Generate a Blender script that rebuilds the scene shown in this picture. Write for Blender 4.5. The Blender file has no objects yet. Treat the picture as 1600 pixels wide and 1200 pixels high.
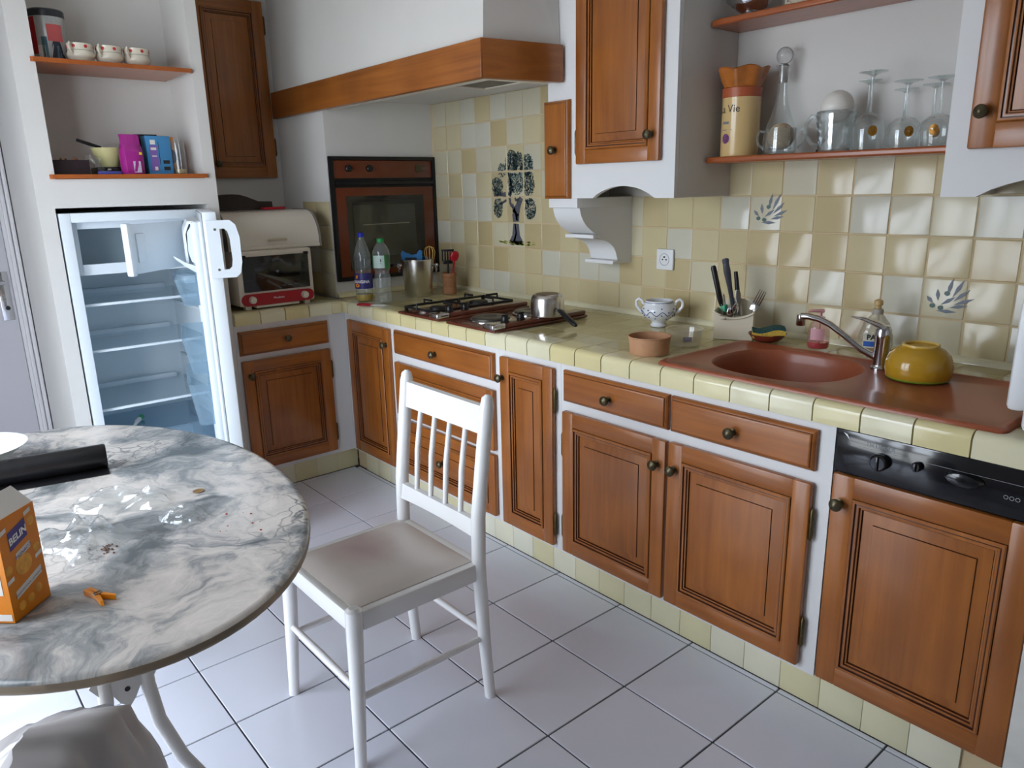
import bpy, bmesh, math, random
from mathutils import Matrix, Vector, Quaternion
from math import pi, sin, cos, radians
random.seed(7)
sc = bpy.context.scene
C = sc.collection

# ------------------------------------------------------------------ camera
cam_d = bpy.data.cameras.new('camera')
cam = bpy.data.objects.new('camera', cam_d); C.objects.link(cam)
_r = Vector((0.64697145, 0.7622321, -0.0207407)); _u = Vector((-0.1815142, 0.18037111, 0.96670516)); _f = Vector((-0.74059472, 0.6216659, -0.2550509))
cam.matrix_world = Matrix(((_r.x, _u.x, -_f.x, 3.35861), (_r.y, _u.y, -_f.y, -1.74188), (_r.z, _u.z, -_f.z, 1.40801), (0, 0, 0, 1)))
cam_d.sensor_width = 36.0; cam_d.lens = 26.314; cam_d.clip_start = 0.02
sc.camera = cam
# ------------------------------------------------------------------ world, daylight, exposure
w = bpy.data.worlds.new('overcast_sky'); sc.world = w; w.use_nodes = True
w.node_tree.nodes['Background'].inputs[0].default_value = (0.81, 0.89, 1.0, 1)
w.node_tree.nodes['Background'].inputs[1].default_value = 8.0
WX0, WX1, WY, WZ1 = 0.55, 2.1, -2.15, 2.15        # glazed door opening in the wall behind the table
pl_d = bpy.data.lights.new('daylight_portal', 'AREA'); pl_d.shape = 'RECTANGLE'; pl_d.size = WX1 - WX0; pl_d.size_y = WZ1
pl_d.cycles.is_portal = True
pl_o = bpy.data.objects.new('daylight_portal', pl_d); C.objects.link(pl_o)
pl_o.location = ((WX0 + WX1) / 2, WY - 0.16, WZ1 / 2); pl_o.rotation_euler = (radians(90), 0, 0)
sc.view_settings.view_transform = 'Standard'; sc.view_settings.look = 'None'; sc.view_settings.gamma = 1.0
sc.view_settings.use_curve_mapping = False
sc.view_settings.exposure = 0.26
sc.cycles.max_bounces = 8; sc.cycles.transparent_max_bounces = 16; sc.cycles.diffuse_bounces = 5; sc.cycles.glossy_bounces = 3
sc.cycles.adaptive_threshold = 0.02
sc.cycles.sample_clamp_indirect = 6.0

# ------------------------------------------------------------------ materials
def lin(c):
    return tuple(((x / 12.92) if x <= 0.04045 else ((x + 0.055) / 1.055) ** 2.4) for x in [v / 255.0 for v in c])
MATS = {}
def base(name):
    m = bpy.data.materials.new(name); m.use_nodes = True
    nt = m.node_tree; b = nt.nodes['Principled BSDF']; MATS[name] = m
    return m, nt, b
def setp(b, rough=.5, metal=0, spec=.5, coat=0, trans=0, ior=1.45):
    b.inputs['Roughness'].default_value = rough; b.inputs['Metallic'].default_value = metal
    b.inputs['Specular IOR Level'].default_value = spec; b.inputs['Coat Weight'].default_value = coat
    b.inputs['Coat Roughness'].default_value = .08
    b.inputs['Transmission Weight'].default_value = trans; b.inputs['IOR'].default_value = ior
def coords(nt, scale=(1, 1, 1), rnd=False, kind='Object'):
    tc = nt.nodes.new('ShaderNodeTexCoord'); mp = nt.nodes.new('ShaderNodeMapping')
    nt.links.new(tc.outputs[kind], mp.inputs[0]); mp.inputs['Scale'].default_value = scale
    if rnd:
        oi = nt.nodes.new('ShaderNodeObjectInfo'); mu = nt.nodes.new('ShaderNodeMath'); mu.operation = 'MULTIPLY'; mu.inputs[1].default_value = 37.0
        nt.links.new(oi.outputs['Random'], mu.inputs[0]); cb = nt.nodes.new('ShaderNodeCombineXYZ')
        for k in range(3): nt.links.new(mu.outputs[0], cb.inputs[k])
        nt.links.new(cb.outputs[0], mp.inputs['Location'])
    return mp.outputs[0]
def noise(nt, vec, scale, detail=3, rough=.5, dist=0):
    n = nt.nodes.new('ShaderNodeTexNoise'); n.inputs['Scale'].default_value = scale; n.inputs['Detail'].default_value = detail
    n.inputs['Roughness'].default_value = rough; n.inputs['Distortion'].default_value = dist
    nt.links.new(vec, n.inputs['Vector']); return n
def ramp(nt, fac, stops, interp='LINEAR'):
    r = nt.nodes.new('ShaderNodeValToRGB'); r.color_ramp.interpolation = interp
    while len(r.color_ramp.elements) < len(stops): r.color_ramp.elements.new(.5)
    for e, (p, c) in zip(r.color_ramp.elements, stops):
        e.position = p; e.color = (*c, 1)
    nt.links.new(fac, r.inputs[0]); return r
def bump(nt, b, h, strength, dist=.01):
    bp = nt.nodes.new('ShaderNodeBump'); bp.inputs['Strength'].default_value = strength; bp.inputs['Distance'].default_value = dist
    nt.links.new(h, bp.inputs['Height']); nt.links.new(bp.outputs[0], b.inputs['Normal'])
def M(name, col, rough=.5, metal=0, spec=.5, coat=0, var=None, bmp=None, scale=(1, 1, 1), rnd=False, trans=0):
    """plain colour with optional mottling var=(scale, amount) and relief bmp=(scale, strength)"""
    m, nt, b = base(name); setp(b, rough, metal, spec, coat, trans)
    c = lin(col); b.inputs['Base Color'].default_value = (*c, 1)
    if var or bmp: vec = coords(nt, scale, rnd)
    if var:
        n = noise(nt, vec, var[0], 4, .55)
        a = var[1]
        r = ramp(nt, n.outputs['Fac'], [(.3, tuple(x * (1 - a) for x in c)), (.7, tuple(min(1, x * (1 + a)) for x in c))])
        nt.links.new(r.outputs[0], b.inputs['Base Color'])
    if bmp:
        n2 = noise(nt, vec, bmp[0], 3); bump(nt, b, n2.outputs['Fac'], bmp[1])
    return m
def wood(name, c0, c1, axis, rough=.4, coat=.55, s=26):
    m, nt, b = base(name); setp(b, rough, 0, .4, coat)
    sc_ = [s, s, s]; sc_[axis] = s * .05
    vec = coords(nt, tuple(sc_), True)
    n = noise(nt, vec, 1.0, 5, .6, 1.2)
    vec2 = coords(nt, (3, 3, 3), True); n2 = noise(nt, vec2, 1.4, 2)
    mx = nt.nodes.new('ShaderNodeMath'); mx.operation = 'MULTIPLY_ADD'; mx.inputs[1].default_value = .55
    nt.links.new(n.outputs['Fac'], mx.inputs[0])
    m2 = nt.nodes.new('ShaderNodeMath'); m2.operation = 'MULTIPLY'; m2.inputs[1].default_value = .45
    nt.links.new(n2.outputs['Fac'], m2.inputs[0]); nt.links.new(m2.outputs[0], mx.inputs[2])
    b.inputs['Coat Roughness'].default_value = .2
    r = ramp(nt, mx.outputs[0], [(.28, lin(c0)), (.72, lin(c1))])
    nt.links.new(r.outputs[0], b.inputs['Base Color'])
    bump(nt, b, n.outputs['Fac'], .03)
    return m
def tiles(name, cols, rough, bs, strength, coat=0, vscale=9, vamt=.05, spec=.5):
    """one tone per tile (picked by the object) with a little mottling and a wavy hand-made glaze"""
    m, nt, b = base(name); setp(b, rough, 0, spec, coat)
    oi = nt.nodes.new('ShaderNodeObjectInfo')
    n = len(cols)
    r = ramp(nt, oi.outputs['Random'], [(i / n, lin(c)) for i, c in enumerate(cols)], 'CONSTANT')
    vec = coords(nt, (1, 1, 1), True); ns = noise(nt, vec, vscale, 3)
    hs = nt.nodes.new('ShaderNodeHueSaturation'); nt.links.new(r.outputs[0], hs.inputs['Color'])
    mr = nt.nodes.new('ShaderNodeMapRange'); mr.inputs[3].default_value = 1 - vamt; mr.inputs[4].default_value = 1 + vamt
    nt.links.new(ns.outputs['Fac'], mr.inputs[0]); nt.links.new(mr.outputs[0], hs.inputs['Value'])
    nt.links.new(hs.outputs[0], b.inputs['Base Color'])
    n2 = noise(nt, vec, bs, 2); bump(nt, b, n2.outputs['Fac'], strength)
    return m
def thin(name, col, tint, gloss=.12, rough=.05, dens=None):
    """thin clear glass / plastic film: lets light through, mirrors a little"""
    m = bpy.data.materials.new(name); m.use_nodes = True; nt = m.node_tree; MATS[name] = m
    for n in list(nt.nodes):
        if n.type != 'OUTPUT_MATERIAL': nt.nodes.remove(n)
    out = [n for n in nt.nodes if n.type == 'OUTPUT_MATERIAL'][0]
    tr = nt.nodes.new('ShaderNodeBsdfTransparent'); tr.inputs[0].default_value = (*tint, 1)
    gl = nt.nodes.new('ShaderNodeBsdfGlossy'); gl.inputs[0].default_value = (.9, .93, .95, 1); gl.inputs['Roughness'].default_value = rough
    df = nt.nodes.new('ShaderNodeBsdfDiffuse'); df.inputs[0].default_value = (*lin(col), 1)
    lw = nt.nodes.new('ShaderNodeLayerWeight'); lw.inputs[0].default_value = .5
    pw = nt.nodes.new('ShaderNodeMath'); pw.operation = 'POWER'; pw.inputs[1].default_value = 3.0; nt.links.new(lw.outputs['Facing'], pw.inputs[0])
    ad = nt.nodes.new('ShaderNodeMath'); ad.operation = 'MULTIPLY_ADD'; ad.inputs[1].default_value = .7; ad.inputs[2].default_value = gloss; ad.use_clamp = True
    nt.links.new(pw.outputs[0], ad.inputs[0])
    m1 = nt.nodes.new('ShaderNodeMixShader'); m1.inputs[0].default_value = dens or .04
    nt.links.new(tr.outputs[0], m1.inputs[1]); nt.links.new(df.outputs[0], m1.inputs[2])
    m2 = nt.nodes.new('ShaderNodeMixShader'); nt.links.new(ad.outputs[0], m2.inputs[0])
    nt.links.new(m1.outputs[0], m2.inputs[1]); nt.links.new(gl.outputs[0], m2.inputs[2])
    nt.links.new(m2.outputs[0], out.inputs[0])
    return m

plaster = M('white_plaster', (214, 212, 208), .85, spec=.2, bmp=(45, .05), var=(2.5, .03))
paintw = M('white_masonry_paint', (222, 222, 222), .6, spec=.3, bmp=(60, .03))
stained = M('stained_white_paint', (214, 212, 206), .7, var=(9, .10), bmp=(30, .1))
ceil_m = M('ceiling_paint', (225, 222, 216), .9)
grout_f = M('dark_floor_grout', (74, 74, 80), .9)
grout_w = M('sand_grout', (202, 182, 146), .9)
floor_t = tiles('white_floor_tile', [(218, 222, 235), (221, 225, 238), (216, 220, 234), (220, 224, 236)], .22, 5, .012, 0, 5, .03)
wall_t = tiles('hand_made_yellow_tile', [(194, 178, 138), (202, 190, 154), (202, 196, 172), (202, 189, 150), (192, 175, 133), (203, 200, 182), (199, 185, 146), (204, 197, 168)], .17, 9, .03, .0)
edge_t = tiles('pale_yellow_edge_tile', [(216, 206, 160), (222, 213, 170), (220, 214, 182), (214, 202, 152), (222, 216, 184)], .14, 16, .06, .2)
top_t = tiles('yellow_worktop_tile', [(188, 176, 128), (194, 183, 136), (184, 171, 122), (190, 181, 140)], .10, 10, .006, .0)
kick_t = tiles('pale_yellow_plinth_tile', [(218, 212, 178), (224, 220, 196), (224, 222, 202), (216, 208, 168)], .25, 14, .04, .0)
WA, WB = (122, 66, 20), (178, 108, 44)
wood_v = wood('amber_wood_upright', WA, WB, 2)
wood_h = wood('amber_wood_level', (120, 65, 20), (174, 104, 42), 0)
wood_y = wood('amber_wood_deep', (120, 65, 20), (174, 104, 42), 1)
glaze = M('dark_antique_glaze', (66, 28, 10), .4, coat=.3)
shelf_w = wood('reddish_shelf_wood', (136, 66, 26), (168, 88, 40), 0, .4)
shelf_y = wood('reddish_niche_wood', (150, 76, 28), (176, 94, 38), 0, .4)
bronze = M('aged_bronze', (92, 84, 64), .36, .75, var=(60, .25))
hinge_m = M('dull_brass', (96, 84, 56), .4, .85)
black_pl = M('black_plastic', (18, 18, 20), .35)
black_gl = M('glossy_black_panel', (12, 13, 18), .12, coat=.6)
iron = M('matt_black_iron', (22, 21, 22), .5)
chrome = M('chrome', (205, 205, 208), .12, 1)
steel = M('brushed_steel', (204, 201, 196), .24, 1, bmp=(40, .02), scale=(1, 1, 12))
grey_st = M('dull_steel', (150, 148, 142), .35, 1)
brown_en = M('brown_enamel', (96, 46, 32), .22, coat=.4)
oven_br = M('red_brown_oven_glass', (104, 48, 24), .25, coat=.3)
oven_dk = M('dark_oven_glass', (26, 24, 22), .08, coat=.5)
oven_in = M('oven_window_glass', (58, 58, 48), .08, coat=.5)
terra = M('terracotta_resin', (152, 82, 54), .34, spec=.45, var=(220, .05), coat=.1)
cream = M('cream_enamel', (222, 214, 200), .35, var=(4, .04))
redp = M('red_plastic', (166, 16, 34), .35)
white_pl = M('white_plastic', (228, 230, 232), .35)
white_fr = M('fridge_white', (226, 234, 240), .3)
liner = M('fridge_liner', (224, 233, 238), .35)
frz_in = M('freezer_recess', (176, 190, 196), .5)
chair_w = M('white_gloss_paint', (232, 232, 232), .22, coat=.3)
vinyl = None
glass = thin('clear_glass', (225, 228, 228), (.95, .965, .96), .07, .03, .03)
glass_e = thin('cut_glass', (214, 220, 218), (.90, .93, .92), .12, .05, .08)
diam = thin('diamond_cut_glass', (210, 216, 214), (.80, .84, .83), .26, .07, .10)
film = thin('clear_wrapper_film', (230, 234, 236), (.97, .98, .98), .10, .12, .07)
pet = thin('clear_bottle_plastic', (220, 226, 226), (.90, .93, .93), .05, .06, .08)
bin_pl = thin('blue_clear_plastic', (170, 196, 212), (.72, .83, .90), .05, .08, .25)
clear_b = thin('cloudy_clear_plastic', (214, 206, 184), (.90, .89, .84), .06, .1, .34)
frost = M('frosted_white_glass', (222, 218, 210), .35)
porc = M('white_porcelain', (226, 228, 232), .15, coat=.3)
porc_c = M('cream_porcelain', (218, 210, 192), .18, coat=.3)
blue_d = M('cobalt_blue_decor', (70, 92, 150), .25)
red_d = M('red_berry_decor', (190, 50, 46), .3)
gold = M('gold_emblem', (150, 104, 30), .4, .4, var=(90, .3))
orange = M('orange_card', (222, 130, 14), .4, var=(14, .06))
orange_p = M('orange_plastic', (232, 140, 18), .35)
violet = M('violet_print', (70, 58, 132), .4)
card_w = M('white_card', (226, 222, 216), .6)
snack = M('toasted_snack_print', (226, 160, 60), .5, var=(60, .2))
yellow_c = M('mustard_ceramic', (182, 140, 38), .14, coat=.3)
green_c = M('green_rim', (120, 146, 40), .3)
kraft = M('brown_paper', (184, 138, 102), .7, var=(40, .05))
ink = M('dark_ink', (40, 38, 40), .6)
text_g = M('grey_lettering', (150, 155, 160), .5)
text_w = M('white_lettering', (236, 236, 236), .5)
black_film = M('black_bin_liner', (20, 20, 22), .32, bmp=(30, .1))

def vinyl_mat():
    m, nt, b = base('white_vinyl_with_pink_stain'); setp(b, .38, 0, .4)
    tc = nt.nodes.new('ShaderNodeTexCoord'); mp = nt.nodes.new('ShaderNodeMapping'); nt.links.new(tc.outputs['Object'], mp.inputs[0])
    mp.inputs['Scale'].default_value = (7, 9, 0); mp.inputs['Location'].default_value = (.5, .25, 0)
    n = noise(nt, mp.outputs[0], 1.2, 3); ad = nt.nodes.new('ShaderNodeVectorMath'); ad.operation = 'ADD'
    nt.links.new(mp.outputs[0], ad.inputs[0]); nt.links.new(n.outputs['Color'], ad.inputs[1])
    sb = nt.nodes.new('ShaderNodeVectorMath'); sb.operation = 'SUBTRACT'; sb.inputs[1].default_value = (.5, .5, .5)
    nt.links.new(ad.outputs[0], sb.inputs[0])
    ln = nt.nodes.new('ShaderNodeVectorMath'); ln.operation = 'LENGTH'; nt.links.new(sb.outputs[0], ln.inputs[0])
    r = ramp(nt, ln.outputs['Value'], [(0.0, lin((182, 158, 158))), (.5, lin((196, 180, 176))), (1.0, lin((206, 198, 192)))])
    nt.links.new(r.outputs[0], b.inputs['Base Color']); return m
vinyl = vinyl_mat()
def marble_mat():
    m, nt, b = base('grey_veined_marble'); setp(b, .2, 0, .5)
    v = coords(nt, (1, 1, 1))
    wv = noise(nt, v, 3.2, 4, .55); ad = nt.nodes.new('ShaderNodeVectorMath'); ad.operation = 'MULTIPLY_ADD'
    ad.inputs[1].default_value = (.30, .30, .30); nt.links.new(wv.outputs['Color'], ad.inputs[0]); nt.links.new(v, ad.inputs[2])
    n1 = noise(nt, ad.outputs[0], 5.2, 7, .66, .8)
    r1 = ramp(nt, n1.outputs['Fac'], [(.33, lin((92, 98, 100))), (.45, lin((146, 148, 148))), (.55, lin((200, 194, 188))), (.70, lin((224, 216, 208)))])
    vo = nt.nodes.new('ShaderNodeTexVoronoi'); vo.feature = 'DISTANCE_TO_EDGE'; vo.inputs['Scale'].default_value = 17.0
    wv2 = noise(nt, v, 9, 3); ad2 = nt.nodes.new('ShaderNodeVectorMath'); ad2.operation = 'MULTIPLY_ADD'; ad2.inputs[1].default_value = (.12, .12, .12)
    nt.links.new(wv2.outputs['Color'], ad2.inputs[0]); nt.links.new(ad.outputs[0], ad2.inputs[2]); nt.links.new(ad2.outputs[0], vo.inputs['Vector'])
    r2 = ramp(nt, vo.outputs['Distance'], [(0.0, (0, 0, 0)), (.07, (1, 1, 1))])
    n3 = noise(nt, v, 2.2, 3); r3 = ramp(nt, n3.outputs['Fac'], [(.42, (0, 0, 0)), (.58, (1, 1, 1))])
    iv = nt.nodes.new('ShaderNodeMath'); iv.operation = 'SUBTRACT'; iv.inputs[0].default_value = 1.0; nt.links.new(r2.outputs[0], iv.inputs[1])
    mu = nt.nodes.new('ShaderNodeMath'); mu.operation = 'MULTIPLY'; nt.links.new(iv.outputs[0], mu.inputs[0]); nt.links.new(r3.outputs[0], mu.inputs[1])
    mx = nt.nodes.new('ShaderNodeMix'); mx.data_type = 'RGBA'; nt.links.new(mu.outputs[0], mx.inputs[0])
    nt.links.new(r1.outputs[0], mx.inputs[6]); mx.inputs[7].default_value = (*lin((74, 82, 86)), 1)
    nt.links.new(mx.outputs[2], b.inputs['Base Color']); return m
marble = marble_mat()

# ------------------------------------------------------------------ mesh helpers
class MB:
    def __init__(s): s.v = []; s.f = []; s.m = []
    def add(s, vs, fs, mi=0):
        o = len(s.v); s.v += [tuple(p) for p in vs]
        for f in fs: s.f.append([i + o for i in f]); s.m.append(mi)
        return o
    def xf(s, o, mat):
        for i in range(o, len(s.v)): s.v[i] = tuple(mat @ Vector(s.v[i]))
        return s
    def box(s, x0, x1, y0, y1, z0, z1, mi=0):
        return s.add([(x0, y0, z0), (x1, y0, z0), (x1, y1, z0), (x0, y1, z0), (x0, y0, z1), (x1, y0, z1), (x1, y1, z1), (x0, y1, z1)],
                     [(0, 3, 2, 1), (4, 5, 6, 7), (0, 1, 5, 4), (1, 2, 6, 5), (2, 3, 7, 6), (3, 0, 4, 7)], mi)
    def rbox(s, x0, x1, y0, y1, z0, z1, r=.004, seg=2, mi=0):
        bm = bmesh.new(); bmesh.ops.create_cube(bm, size=1)
        for v in bm.verts:
            v.co = ((x0 + x1) / 2 + v.co.x * (x1 - x0), (y0 + y1) / 2 + v.co.y * (y1 - y0), (z0 + z1) / 2 + v.co.z * (z1 - z0))
        r = min(r, .49 * min(x1 - x0, y1 - y0, z1 - z0))
        bmesh.ops.bevel(bm, geom=list(bm.edges), offset=r, segments=seg, affect='EDGES', profile=.5, clamp_overlap=True)
        bm.verts.index_update()
        o = s.add([v.co.copy() for v in bm.verts], [[v.index for v in f.verts] for f in bm.faces], mi); bm.free(); return o
    def lathe(s, prof, seg=24, c=(0, 0, 0), mi=0, sx=1, sy=1, a0=0, a1=2 * pi):
        full = abs(a1 - a0 - 2 * pi) < 1e-6; n = seg if full else seg + 1
        vs = []; rows = []
        for r, z in prof:
            if r < 1e-6: rows.append([len(vs)]); vs.append((c[0], c[1], c[2] + z))
            else:
                rows.append(list(range(len(vs), len(vs) + n)))
                vs += [(c[0] + r * sx * cos(a0 + (a1 - a0) * k / seg), c[1] + r * sy * sin(a0 + (a1 - a0) * k / seg), c[2] + z) for k in range(n)]
        fs = []
        for a, b in zip(rows, rows[1:]):
            for k in range(seg):
                k2 = (k + 1) % n
                if len(a) == 1 and len(b) == 1: continue
                if len(a) == 1: fs.append((a[0], b[k2], b[k]))
                elif len(b) == 1: fs.append((a[k], a[k2], b[0]))
                else: fs.append((a[k], a[k2], b[k2], b[k]))
        return s.add(vs, fs, mi)
    def tube(s, pts, r, seg=8, mi=0, closed=False, flat=1.0):
        P = [Vector(p) for p in pts]; n = len(P); rr = r if isinstance(r, (list, tuple)) else [r] * n
        vs = []; up = None
        for i, p in enumerate(P):
            if closed: t = (P[(i + 1) % n] - P[i - 1])
            else: t = P[min(i + 1, n - 1)] - P[max(i - 1, 0)]
            t.normalize()
            if up is None: up = Vector((0, 0, 1)) if abs(t.z) < .9 else Vector((1, 0, 0))
            a = t.cross(up); a.normalize(); b = a.cross(t); b.normalize(); up = b
            for k in range(seg):
                q = 2 * pi * k / seg; vs.append(p + a * (rr[i] * cos(q)) + b * (rr[i] * flat * sin(q)))
        fs = []
        for i in range(n if closed else n - 1):
            j = (i + 1) % n
            for k in range(seg):
                k2 = (k + 1) % seg; fs.append((i * seg + k, i * seg + k2, j * seg + k2, j * seg + k))
        if not closed: fs += [tuple(range(seg))[::-1], tuple((n - 1) * seg + k for k in range(seg))]
        return s.add(vs, fs, mi)
    def prism(s, poly, a0, a1, axis='z', mi=0):
        n = len(poly)
        mk = {'x': lambda p, a: (a, p[0], p[1]), 'y': lambda p, a: (p[0], a, p[1]), 'z': lambda p, a: (p[0], p[1], a)}[axis]
        vs = [mk(p, a0) for p in poly] + [mk(p, a1) for p in poly]
        fs = [tuple(range(n)), tuple(range(2 * n - 1, n - 1, -1))] + [(k, (k + 1) % n, n + (k + 1) % n, n + k) for k in range(n)]
        return s.add(vs, fs, mi)
    def grid(s, rows, mi=0, wrap=False):
        n = len(rows[0]); vs = [p for r in rows for p in r]; fs = []
        for i in range(len(rows) - 1):
            for k in range(n if wrap else n - 1):
                k2 = (k + 1) % n; fs.append((i * n + k, i * n + k2, (i + 1) * n + k2, (i + 1) * n + k))
        return s.add(vs, fs, mi)
    def rings(s, x0, x1, z0, z1, prof, mids=None, cap=True, y=0.0, rc=0.0):
        """rectangular rings in the xz plane: prof = (inset, y); mids = material of each band"""
        rows = []
        for d, yy in prof:
            rows.append([(x0 + d, y + yy, z0 + d), (x1 - d, y + yy, z0 + d), (x1 - d, y + yy, z1 - d), (x0 + d, y + yy, z1 - d)])
        o = len(s.v); s.v += [p for r in rows for p in r]
        for i in range(len(rows) - 1):
            for k in range(4):
                k2 = (k + 1) % 4; s.f.append([o + i * 4 + k, o + i * 4 + k2, o + i * 4 + 4 + k2, o + i * 4 + 4 + k]); s.m.append(mids[i] if mids else 0)
        if cap:
            i = len(rows) - 1; s.f.append([o + i * 4 + k for k in range(4)]); s.m.append(0)
        return o
    def mesh(s, name, mats, angle=38, fix=True, weld=False):
        me = bpy.data.meshes.new(name); me.from_pydata(s.v, [], s.f)
        for m in (mats if isinstance(mats, (list, tuple)) else [mats]): me.materials.append(m)
        me.polygons.foreach_set('material_index', s.m)
        if fix:
            bm = bmesh.new(); bm.from_mesh(me)
            if weld: bmesh.ops.remove_doubles(bm, verts=bm.verts, dist=1e-5)
            bmesh.ops.recalc_face_normals(bm, faces=bm.faces); bm.to_mesh(me); bm.free()
        me.shade_smooth(); me.set_sharp_from_angle(angle=radians(angle)); me.update(); return me
    def build(s, name, mats, parent=None, loc=(0, 0, 0), rot=(0, 0, 0), angle=38, fix=True, weld=False):
        return link(name, s.mesh(name, mats, angle, fix, weld), parent, loc, rot)
def link(name, me, parent=None, loc=(0, 0, 0), rot=(0, 0, 0), scale=None):
    o = bpy.data.objects.new(name, me); C.objects.link(o); o.location = loc; o.rotation_euler = rot
    if scale: o.scale = scale
    if parent: o.parent = parent
    return o
def tag(o, label, cat, group=None):
    o['label'] = label; o['category'] = cat
    if group: o['group'] = group
    return o
def thing(name, loc, rz, label, cat, group=None):
    o = bpy.data.objects.new(name, None); C.objects.link(o); o.location = loc; o.rotation_euler = (0, 0, rz); o.empty_display_size = .05
    return tag(o, label, cat, group)
def struct(o): o['kind'] = 'structure'; return o
def stuff(o): o['kind'] = 'stuff'; return o
def B(name, mat, parent, *a, r=0, loc=(0, 0, 0), rot=(0, 0, 0)):
    mb = MB(); (mb.rbox(*a, r) if r else mb.box(*a)); return mb.build(name, mat, parent, loc, rot, 25)
def dup(root, loc, rz=None, label=None):
    r = root.copy(); C.objects.link(r); r.location = loc
    if rz is not None: r.rotation_euler = (0, 0, rz)
    if label: r['label'] = label
    for ch in root.children:
        c = ch.copy(); C.objects.link(c); c.parent = r
        for g in ch.children:
            d = g.copy(); C.objects.link(d); d.parent = c
    return r
def letters(name, txt, size, mat, parent, fn, weight=0.0):
    """flat lettering as a mesh; fn maps (x, y) on the sheet to a local point"""
    cu = bpy.data.curves.new('lettering', 'FONT'); cu.body = txt; cu.size = size; cu.resolution_u = 2; cu.offset = weight; cu.align_x = 'CENTER'
    t = bpy.data.objects.new('lettering', cu); C.objects.link(t); dg = bpy.context.evaluated_depsgraph_get(); dg.update()
    me = bpy.data.meshes.new_from_object(t.evaluated_get(dg)); bpy.data.objects.remove(t); bpy.data.curves.remove(cu)
    for v in me.vertices: v.co = fn(v.co.x, v.co.y)
    me.materials.clear(); me.materials.append(mat); me.name = name
    return link(name, me, parent)
RX = Matrix.Rotation(radians(90), 4, 'X')      # +z of a lathe turned to -y (towards the viewer of a front)

# ------------------------------------------------------------------ room shell
YB, XL, CT = 0.662, -0.65, 0.88          # back wall, left wall, worktop height
XR, YF, ZC = 4.3, WY, 2.58
fl = struct(B('floor', grout_f, None, XL - .1, XR, YF - .15, YB + .1, -.06, -.0035))
FP = .3029
tm = MB(); tm.rbox(0, FP - .005, 0, FP - .005, -.009, 0, .0012, 1); tile_me = tm.mesh('floor_tile', floor_t, 25)
sm = MB(); sm.rbox(0, FP - .005, 0, .0155, -.009, 0, .001, 1); strip_me = sm.mesh('floor_tile_strip', floor_t, 25)
for i in range(-3, 14):
    for g in range(0, 8):
        x, y = i * FP, .002 - (g + 1) * FP
        if x + .15 < 0 and y + .15 > -1.2: continue
        link('floor_tile', tile_me, fl, (x + .0025, y + .0025, 0))
for i in range(0, 11): link('floor_tile_strip', strip_me, fl, (i * FP + .0025, .0045, 0))
for j in range(0, 2): link('floor_tile_strip', strip_me, fl, (-.003, .002 - (j + 1) * FP + .0025, 0), (0, 0, pi / 2), (1, 1.1, 1))
wb = struct(B('wall_back', plaster, None, XL - .1, XR, YB, YB + .1, 0, ZC))
wl = struct(B('wall_left', plaster, None, XL - .1, XL, YF, YB - .001, 0, ZC))
struct(B('wall_right', plaster, None, XR, XR + .1, YF - .15, YB + .1, 0, ZC))
mb = MB(); mb.box(XL - .1, WX0, YF - .15, YF, 0, ZC); mb.box(WX1, XR, YF - .15, YF, 0, ZC); mb.box(WX0, WX1, YF - .15, YF, WZ1, ZC)
struct(mb.build('wall_front', plaster))
struct(B('ceiling', ceil_m, None, XL - .1, XR + .1, YF - .15, YB + .1, ZC, ZC + .08))
mb = MB()
for a, b in ((WX0, WX0 + .07), (WX1 - .07, WX1), ((WX0 + WX1) / 2 - .06, (WX0 + WX1) / 2 + .06)): mb.rbox(a, b, YF - .11, YF - .05, 0, WZ1, .005)
for z0, z1 in ((0, .16), (WZ1 - .08, WZ1), (.95, 1.0)): mb.rbox(WX0 + .07, WX1 - .07, YF - .105, YF - .055, z0, z1, .005)
win = struct(mb.build('window_1', white_pl))
struct(B('ground_terrace', M('terrace_concrete', (214, 210, 202), .9, var=(3, .1)), None, -6, 8, YF - 9, YF - .17, -.12, -.02))

# wall tiles: hand-made, 12 cm, laid over the sand-coloured joints
PX, PZ, X0, Z0 = .121, .1191, .0192, .8816
struct_bed = B('tile_bed', grout_w, wb, -.12, 3.41, YB - .0075, YB, CT, 1.358)
B('tile_bed', grout_w, wb, -.12, 1.15, YB - .0075, YB, 1.358, 1.834)
B('tile_bed', grout_w, wb, 1.745, 3.41, YB - .0075, YB, 1.358, 1.477)
wt = [];
for k in range(4):
    t = MB(); t.rbox(0, PX - .005, -.006, 0, 0, PZ - .005, .0022, 2)
    for i, v in enumerate(t.v):
        t.v[i] = (v[0] + random.uniform(-.0012, .0012), v[1], v[2] + random.uniform(-.0012, .0012))
    wt.append(t.mesh('wall_tile', wall_t, 25))
for c in range(-2, 28):
    for r in range(8):
        x, z = X0 + c * PX, Z0 + r * PZ
        if r >= 4 and x + .06 > 1.13 and not (r == 4 and x + .06 > 1.74): continue
        if x < -.13:
            continue
        link('wall_tile', wt[(c * 7 + r * 3) % 4], wb, (x + .0025, YB - .0035 + random.uniform(-.0008, .0008), z + .0025))
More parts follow.
